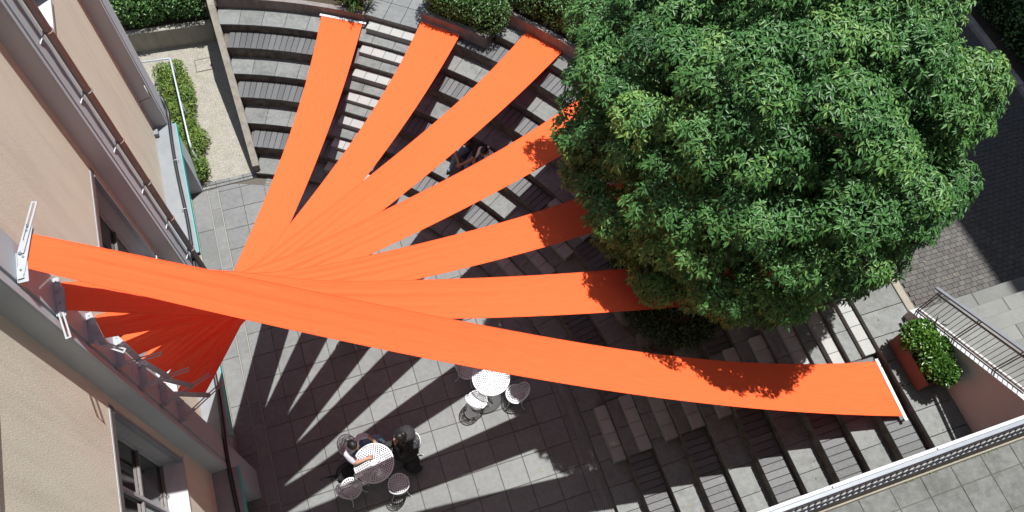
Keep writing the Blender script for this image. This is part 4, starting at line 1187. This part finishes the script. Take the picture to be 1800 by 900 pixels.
# ================================================================ people
def make_person(name, label, J, E, tags, mats, head, face, hair, extras=None):
    """J: joint -> (x,y,z,r); E: edges; tags: joint -> material index. One skinned body; hair, eyes as children."""
    names = list(J); idx = {n_: i for i, n_ in enumerate(names)}
    me = bpy.data.meshes.new('body'); me.from_pydata([J[n_][:3] for n_ in names], [(idx[a_], idx[b_]) for a_, b_ in E], [])
    ob = bpy.data.objects.new('tmp_body', me); col.objects.link(ob)
    sk = ob.modifiers.new('skin', 'SKIN'); sk.use_smooth_shade = True; sk.branch_smoothing = .4
    sd = me.skin_vertices[0].data
    for n_ in names:
        sd[idx[n_]].radius = (J[n_][3], J[n_][3]); sd[idx[n_]].use_root = (n_ == 'pelvis')
    ss = ob.modifiers.new('sub', 'SUBSURF'); ss.levels = 2; ss.render_levels = 2
    dg = bpy.context.evaluated_depsgraph_get()
    bm2 = bpy.data.meshes.new_from_object(ob.evaluated_get(dg))
    bpy.data.objects.remove(ob); bpy.data.meshes.remove(me)
    # add the head shape (skull, jaw, nose, ears) to the same mesh
    V = [tuple(v.co) for v in bm2.vertices]; F = [tuple(p.vertices) for p in bm2.polygons]
    segs = [(np.array(J[a_][:3]), np.array(J[b_][:3]), tags.get(a_, 0), tags.get(b_, 0)) for a_, b_ in E]
    mi = []
    for p in bm2.polygons:
        c = np.array(p.center); best = None
        for A, B_, ta, tb in segs:
            d = B_ - A; t_ = np.clip(np.dot(c - A, d) / max(np.dot(d, d), 1e-9), 0, 1); e = np.linalg.norm(c - A - d * t_)
            if best is None or e < best[0]: best = (e, ta if t_ < .5 else tb)
        mi.append(best[1])
    bpy.data.meshes.remove(bm2)
    hd = MB(); SK = mats.index(M['skin'])
    H = Vector(head); f = Vector(face).normalized(); s = f.cross(Vector((0, 0, 1)))
    s = s.normalized() if s.length > .05 else Vector((1, 0, 0)); u = s.cross(f)
    fr = Matrix((s, f, u)).transposed()
    def P_(x, y, z): return H + fr @ Vector((x, y, z))
    def ell(c, sx, sy, sz, nn=12, shape=None):
        vv = []; mm = 8
        for i_ in range(mm + 1):
            th_ = math.pi * i_ / mm
            for k in range(nn):
                ph_ = 2 * math.pi * k / nn
                x, y, z = sx * math.sin(th_) * math.cos(ph_), sy * math.sin(th_) * math.sin(ph_), sz * math.cos(th_)
                if shape: x, y, z = shape(x, y, z)
                vv.append(P_(c[0] + x, c[1] + y, c[2] + z))
        ff = [(i_ * nn + k, (i_ + 1) * nn + k, (i_ + 1) * nn + (k + 1) % nn, i_ * nn + (k + 1) % nn) for i_ in range(mm) for k in range(nn)]
        return vv, ff
    hd.add(*ell((0, 0, 0), .076, .096, .115, 14, lambda x, y, z: (x * (1 - .25 * max(0, -z / .115)), y + (.012 if z < 0 and y > 0 else 0), z)), mi=0, smooth=True)
    hd.add(*ell((0, .098, -.012), .012, .018, .022, 8), mi=0, smooth=True)            # nose
    for sx in (-1, 1): hd.add(*ell((sx * .078, -.005, -.01), .009, .022, .032, 8), mi=0, smooth=True)
    hd.add(*ell((0, .098, -.058), .024, .006, .008, 8), mi=0, smooth=True)            # lips
    b0 = len(V); V += hd.v; F += [tuple(i_ + b0 for i_ in f_) for f_ in hd.f]; mi += [SK] * len(hd.f)
    bod = bpy.data.meshes.new('body'); bod.from_pydata(V, [], F)
    for mt in mats: bod.materials.append(mt)
    bod.polygons.foreach_set('material_index', mi); bod.polygons.foreach_set('use_smooth', [True] * len(F)); bod.update()
    root = empty(name, (J['pelvis'][0], J['pelvis'][1], min(v[2] for v in V))); tag(root, label, 'person', 'people sitting outdoors')
    off = -Vector(root.location)
    o = link('body', bod, root); o.location = off
    q = MB()                                                   # hair cap
    def cap(x, y, z):
        k = 1.0
        if y > .045 and z < .055: k = .80                     # keep the face free
        if z < -.05: k = min(k, .86)
        return x * k, y * k - .008, z
    q.add(*ell((0, -.006, .012), .087, .108, .120, 16, cap), smooth=True)
    if hair == 'bun': q.add(*ell((0, -.10, .07), .05, .05, .045, 10), smooth=True)
    if hair == 'long': q.add(*ell((0, -.06, -.09), .075, .06, .13, 12), smooth=True)
    o = q.build('hair', M['hair'], root); o.location = off
    for sx in (-1, 1):
        q = MB(); q.add(*ell((sx * .031, .083, .008), .011, .009, .008, 8), smooth=True); o = q.build('eye', M['eye'], root); o.location = off
    for n_, q, mt in (extras or []):
        o = q.build(n_, mt, root); o.location = off
    return root
def V3(*a): return Vector(a)
def hand(J, E, tags, pre, wrist, d, palm_up, skin, curl=.35):
    """palm and five fingers growing from the wrist joint"""
    d = Vector(d).normalized(); n_ = Vector(palm_up).normalized(); s = d.cross(n_).normalized()
    w = Vector(J[wrist][:3])
    J[pre + 'palm'] = (*(w + d * .055), .026); E.append((wrist, pre + 'palm')); tags[pre + 'palm'] = skin
    for k, (off_, L) in enumerate(((-.030, .060), (-.010, .068), (.010, .063), (.029, .050))):
        p = w + d * .088 + s * off_; m_ = p + d * L * .5; t_ = p + d * L * (.98 - .3 * curl) - n_ * L * curl
        for nm, pos, r_ in (('a', p, .0095), ('b', m_, .0085), ('c', t_, .0075)):
            J[f'{pre}f{k}{nm}'] = (*pos, r_); tags[f'{pre}f{k}{nm}'] = skin
        E += [(pre + 'palm', f'{pre}f{k}a'), (f'{pre}f{k}a', f'{pre}f{k}b'), (f'{pre}f{k}b', f'{pre}f{k}c')]
    p = w + d * .05 - s * .038; t_ = p + d * .045 - s * .016
    J[pre + 'ta'] = (*p, .0105); J[pre + 'tb'] = (*t_, .0085); tags[pre + 'ta'] = skin; tags[pre + 'tb'] = skin
    E += [(pre + 'palm', pre + 'ta'), (pre + 'ta', pre + 'tb')]
def body(pelvis, chest, neck, head, shL, shR, elL, elR, wrL, wrR, hipL, hipR, knL, knR, anL, anR, toL, toR, tg, hands, fat=1.0):
    mid_ = tuple((a_ + b_) / 2 for a_, b_ in zip(pelvis, chest))
    J = {'pelvis': (*pelvis, .135 * fat), 'waist': (*mid_, .125 * fat), 'chest': (*chest, .14 * fat), 'collar': (*[(a_ * .35 + b_ * .65) for a_, b_ in zip(chest, neck)], .085), 'neck': (*neck, .052), 'skull': (*[(a_ * .5 + b_ * .5) for a_, b_ in zip(neck, head)], .05),
         'shL': (*shL, .068 * fat), 'shR': (*shR, .068 * fat), 'elL': (*elL, .047), 'elR': (*elR, .047), 'wrL': (*wrL, .030), 'wrR': (*wrR, .030),
         'hipL': (*hipL, .092), 'hipR': (*hipR, .092), 'knL': (*knL, .068), 'knR': (*knR, .068), 'anL': (*anL, .046), 'anR': (*anR, .046), 'toL': (*toL, .036), 'toR': (*toR, .036)}
    for s in 'LR':                                             # sleeve ends and calves give every limb its taper
        a_, b_ = J['sh' + s], J['el' + s]; J['slv' + s] = tuple(a_[i_] * .35 + b_[i_] * .65 for i_ in range(3)) + (.055 * fat,)
        a_, b_ = J['kn' + s], J['an' + s]; J['calf' + s] = tuple(a_[i_] * .65 + b_[i_] * .35 for i_ in range(3)) + (.062,)
    E = [('pelvis', 'waist'), ('waist', 'chest'), ('chest', 'collar'), ('collar', 'neck'), ('neck', 'skull')]
    for s in 'LR': E += [('chest', 'sh' + s), ('sh' + s, 'slv' + s), ('slv' + s, 'el' + s), ('el' + s, 'wr' + s), ('pelvis', 'hip' + s), ('hip' + s, 'kn' + s), ('kn' + s, 'calf' + s), ('calf' + s, 'an' + s), ('an' + s, 'to' + s)]
    tags = dict(tg)
    for pre, wr, d, n_, c in hands: hand(J, E, tags, pre, wr, d, n_, 0, c)
    return J, E, tags
SHORT = {'pelvis': 2, 'waist': 1, 'chest': 1, 'collar': 1, 'neck': 0, 'skull': 0, 'shL': 1, 'shR': 1, 'slvL': 1, 'slvR': 1, 'elL': 0, 'elR': 0, 'wrL': 0, 'wrR': 0,
         'hipL': 2, 'hipR': 2, 'knL': 2, 'knR': 2, 'calfL': 2, 'calfR': 2, 'anL': 2, 'anR': 2, 'toL': 3, 'toR': 3}
LONG = dict(SHORT, elL=1, elR=1, wrL=1, wrR=1)
# the person in the grey shirt, right forearm on the table, left hand on the knee
J, E, tg = body((1.00, -3.49, .54), (1.05, -3.58, .93), (1.07, -3.62, 1.08), (1.09, -3.645, 1.21),
    (1.19, -3.47, 1.01), (.93, -3.72, 1.01), (1.36, -3.44, .80), (1.02, -3.86, .82), (1.44, -3.53, .70), (1.22, -3.835, .765),
    (1.08, -3.46, .53), (.98, -3.58, .53), (1.53, -3.46, .56), (1.34, -3.72, .55), (1.60, -3.54, .12), (1.44, -3.80, .12), (1.71, -3.60, .05), (1.54, -3.88, .05), SHORT,
    [('L', 'wrL', (.2, -.8, -.2), (.6, .2, .7), .5), ('R', 'wrR', (.95, .1, -.05), (0, 0, 1), .6)])
make_person('person', 'person in a grey short sleeved shirt and blue jeans with a hand on the table', J, E, tg, [M['skin'], M['greytee'], M['denim'], M['shoe']], (1.095, -3.655, 1.215), (.62, -.70, -.30), 'short')
# the person in the black hooded jacket, resting the chin on a hand
hood = MB(); hood.ball((2.03, -3.70, 1.05), .16, 12, sq=(1, 1.1, .7))
flap = MB(); flap.ball((1.93, -3.86, .58), .2, 12, sq=(1.25, 1.1, .45), jit=.08)
J, E, tg = body((2.01, -3.79, .54), (1.98, -3.77, .92), (1.95, -3.76, 1.07), (1.92, -3.75, 1.18),
    (1.94, -3.98, .99), (1.99, -3.56, .99), (1.84, -4.00, .78), (1.82, -3.60, .80), (1.80, -3.82, .98), (1.80, -3.72, .97),
    (2.0, -3.88, .53), (2.0, -3.70, .53), (1.62, -3.86, .56), (1.62, -3.64, .56), (1.56, -3.88, .12), (1.50, -3.60, .12), (1.44, -3.88, .05), (1.38, -3.58, .05), LONG,
    [('L', 'wrL', (-.1, .7, .6), (-1, 0, .3), .5), ('R', 'wrR', (.1, -.4, .8), (-1, 0, .3), .5)], 1.12)
make_person('person', 'person in a black hooded jacket resting their chin on their hands at the table', J, E, tg, [M['skin'], M['blackcloth'], M['blackcloth'], M['shoe']], (1.915, -3.75, 1.19), (-.85, -.1, -.5), 'bun', [('hood', hood, M['blackcloth']), ('jacket_hem', flap, M['blackcloth'])])
# two people on the timber seat between the strips
fx, fy = -math.cos(R(38.6)), -math.sin(R(38.6)); lx, ly = -fy, fx
def sitter(c, w):                                              # c: pelvis point
    def g_(f_, l_, z): return (c[0] + fx * f_ + lx * l_, c[1] + fy * f_ + ly * l_, c[2] + z)
    return g_
g_ = sitter((5.00, 1.82, 1.09), 0)
J, E, tg = body(g_(0, 0, 0), g_(.16, 0, .36), g_(.24, 0, .50), g_(.30, 0, .60), g_(.17, .19, .44), g_(.17, -.19, .44), g_(.40, .24, .26), g_(.40, -.22, .24), g_(.58, .10, .16), g_(.56, -.02, .14),
    g_(.03, .09, 0), g_(.03, -.09, 0), g_(.46, .14, .05), g_(.44, -.16, .06), g_(.50, .18, -.30), g_(.54, -.22, -.30), g_(.62, .20, -.36), g_(.66, -.24, -.36), SHORT,
    [('L', 'wrL', (fx * .5 - lx * .6, fy * .5 - ly * .6, -.1), (0, 0, 1), .6), ('R', 'wrR', (fx * .5 + lx * .5, fy * .5 + ly * .5, -.1), (0, 0, 1), .6)])
make_person('person', 'person in a black top and jeans leaning forward on the timber seat', J, E, tg, [M['skin'], M['blackcloth'], M['denim'], M['shoe']], g_(.31, 0, .62), (fx, fy, -.55), 'long')
g_ = sitter((5.27, 1.46, 1.09), 0)
J, E, tg = body(g_(0, 0, 0), g_(.14, 0, .33), g_(.21, 0, .46), g_(.27, 0, .55), g_(.15, .17, .41), g_(.15, -.17, .41), g_(.34, .21, .22), g_(.36, -.20, .24), g_(.50, .15, .10), g_(.52, -.08, .14),
    g_(.03, .09, 0), g_(.03, -.09, 0), g_(.44, .10, .05), g_(.44, -.14, .06), g_(.50, .12, -.30), g_(.50, -.18, -.30), g_(.62, .13, -.36), g_(.62, -.19, -.36), SHORT,
    [('L', 'wrL', (fx, fy, -.1), (0, 0, 1), .5), ('R', 'wrR', (fx, fy, 0), (0, 0, 1), .5)], .9)
clip = MB(); clip.ball(Vector(g_(.21, .05, .70)), .022, 8, sq=(1, 1.5, .6)); 
make_person('person', 'person in a white short sleeved top with a white hair clip on the timber seat', J, E, tg, [M['skin'], M['whitetee'], M['denim'], M['shoe']], g_(.28, 0, .57), (fx, fy, -.6), 'short', [('hair_clip', clip, M['white'])])

# ---- bags
bg_ = empty('backpack', (1.98, -4.02, 0)); tag(bg_, 'black backpack standing against the chair of the hooded person', 'backpack')
q = MB(); q.ball((0, 0, .24), .2, 14, sq=(.85, .75, 1.2), jit=.03); q.build('main_compartment', M['blackcloth'], bg_, rz=.5)
q = MB(); q.ball((.05, -.13, .18), .13, 12, sq=(1, .55, 1.05), jit=.03); q.build('front_pocket', M['blackcloth'], bg_)
for s in (-1, 1):
    q = MB(); q.tube([(s * .08 - .02, .12, .42), (s * .10 - .04, .20, .36), (s * .10 - .04, .20, .18), (s * .09 - .03, .13, .06)], .014, 6); q.build('strap', M['blackcloth'], bg_)
q = MB(); q.tube([(-.05, .06, .46), (0, .07, .52), (.05, .06, .46)], .010, 6); q.build('handle', M['blackcloth'], bg_)
b2 = empty('shoulder_bag', (.80, -3.80, 0), .6); tag(b2, 'black shoulder bag lying on the ground beside the table', 'bag')
q = MB(); q.ball((0, 0, .11), .17, 14, sq=(1.15, .7, .62), jit=.06); q.build('bag_body', M['blackcloth'], b2)
q = MB(); q.ball((.02, 0, .19), .13, 12, sq=(1.2, .8, .3), jit=.05); q.build('flap', M['blackcloth'], b2)
q = MB(); q.tube([(-.16, .02, .12), (-.2, .12, .05), (-.05, .2, .02), (.12, .16, .04), (.17, .02, .12)], .011, 6); q.build('strap', M['blackcloth'], b2)
um = empty('umbrella', (.62, -3.78, .02)); tag(um, 'folded black umbrella lying beside the shoulder bag', 'umbrella')
q = MB(); q.tube([(-.17, .02, .03), (-.05, 0, .04), (.1, -.03, .045), (.22, -.05, .03)], [.008, .02, .026, .012], 8); q.build('furled_canopy', M['blackcloth'], um)
q = MB(); q.tube([(-.17, .02, .03), (-.28, .04, .025), (-.31, .02, .025), (-.30, -.01, .025)], .008, 6); q.build('handle', M['black'], um)

# ---- fallen leaves on road, steps and plaza
n = 150
x = np.concatenate([rng.uniform(11.2, 13.4, 40), rng.uniform(10.1, 10.8, 14), rng.uniform(5.9, 9.4, 46), rng.uniform(-.4, 5, 50)])
y = np.concatenate([rng.uniform(-4.7, -2.5, 40), rng.uniform(-6.8, -4.2, 14), rng.uniform(-8, -4.2, 46), rng.uniform(-6.5, 2.8, 50)])
z = np.zeros(n)
for k in range(n):
    dd = dist(x[k], y[k])
    if x[k] > 11: z[k] = 2.685
    elif dd > R1: z[k] = LEV[min(10, int((dd - R1) / PITCH))] + .006
    else: z[k] = .006
P = np.stack([x, y, z], 1); a = rng.uniform(0, 6.28, n)
me = leaf_mesh('fallen_leaves', P, np.stack([np.cos(a), np.sin(a), rng.uniform(.05, .25, n)], 1), np.tile([0, 0, 1.0], (n, 1)), rng.uniform(.03, .07, n), rng.uniform(.012, .026, n), leafmat('dry_leaf', (.10, .06, .03), (.22, .15, .06), (.30, .24, .10), .7, .1), rng.uniform(0, 1, n), droop=.0)
tag(link('fallen_leaves', me), 'scattered dry leaves on paving, steps and road', 'leaves', kind='stuff')
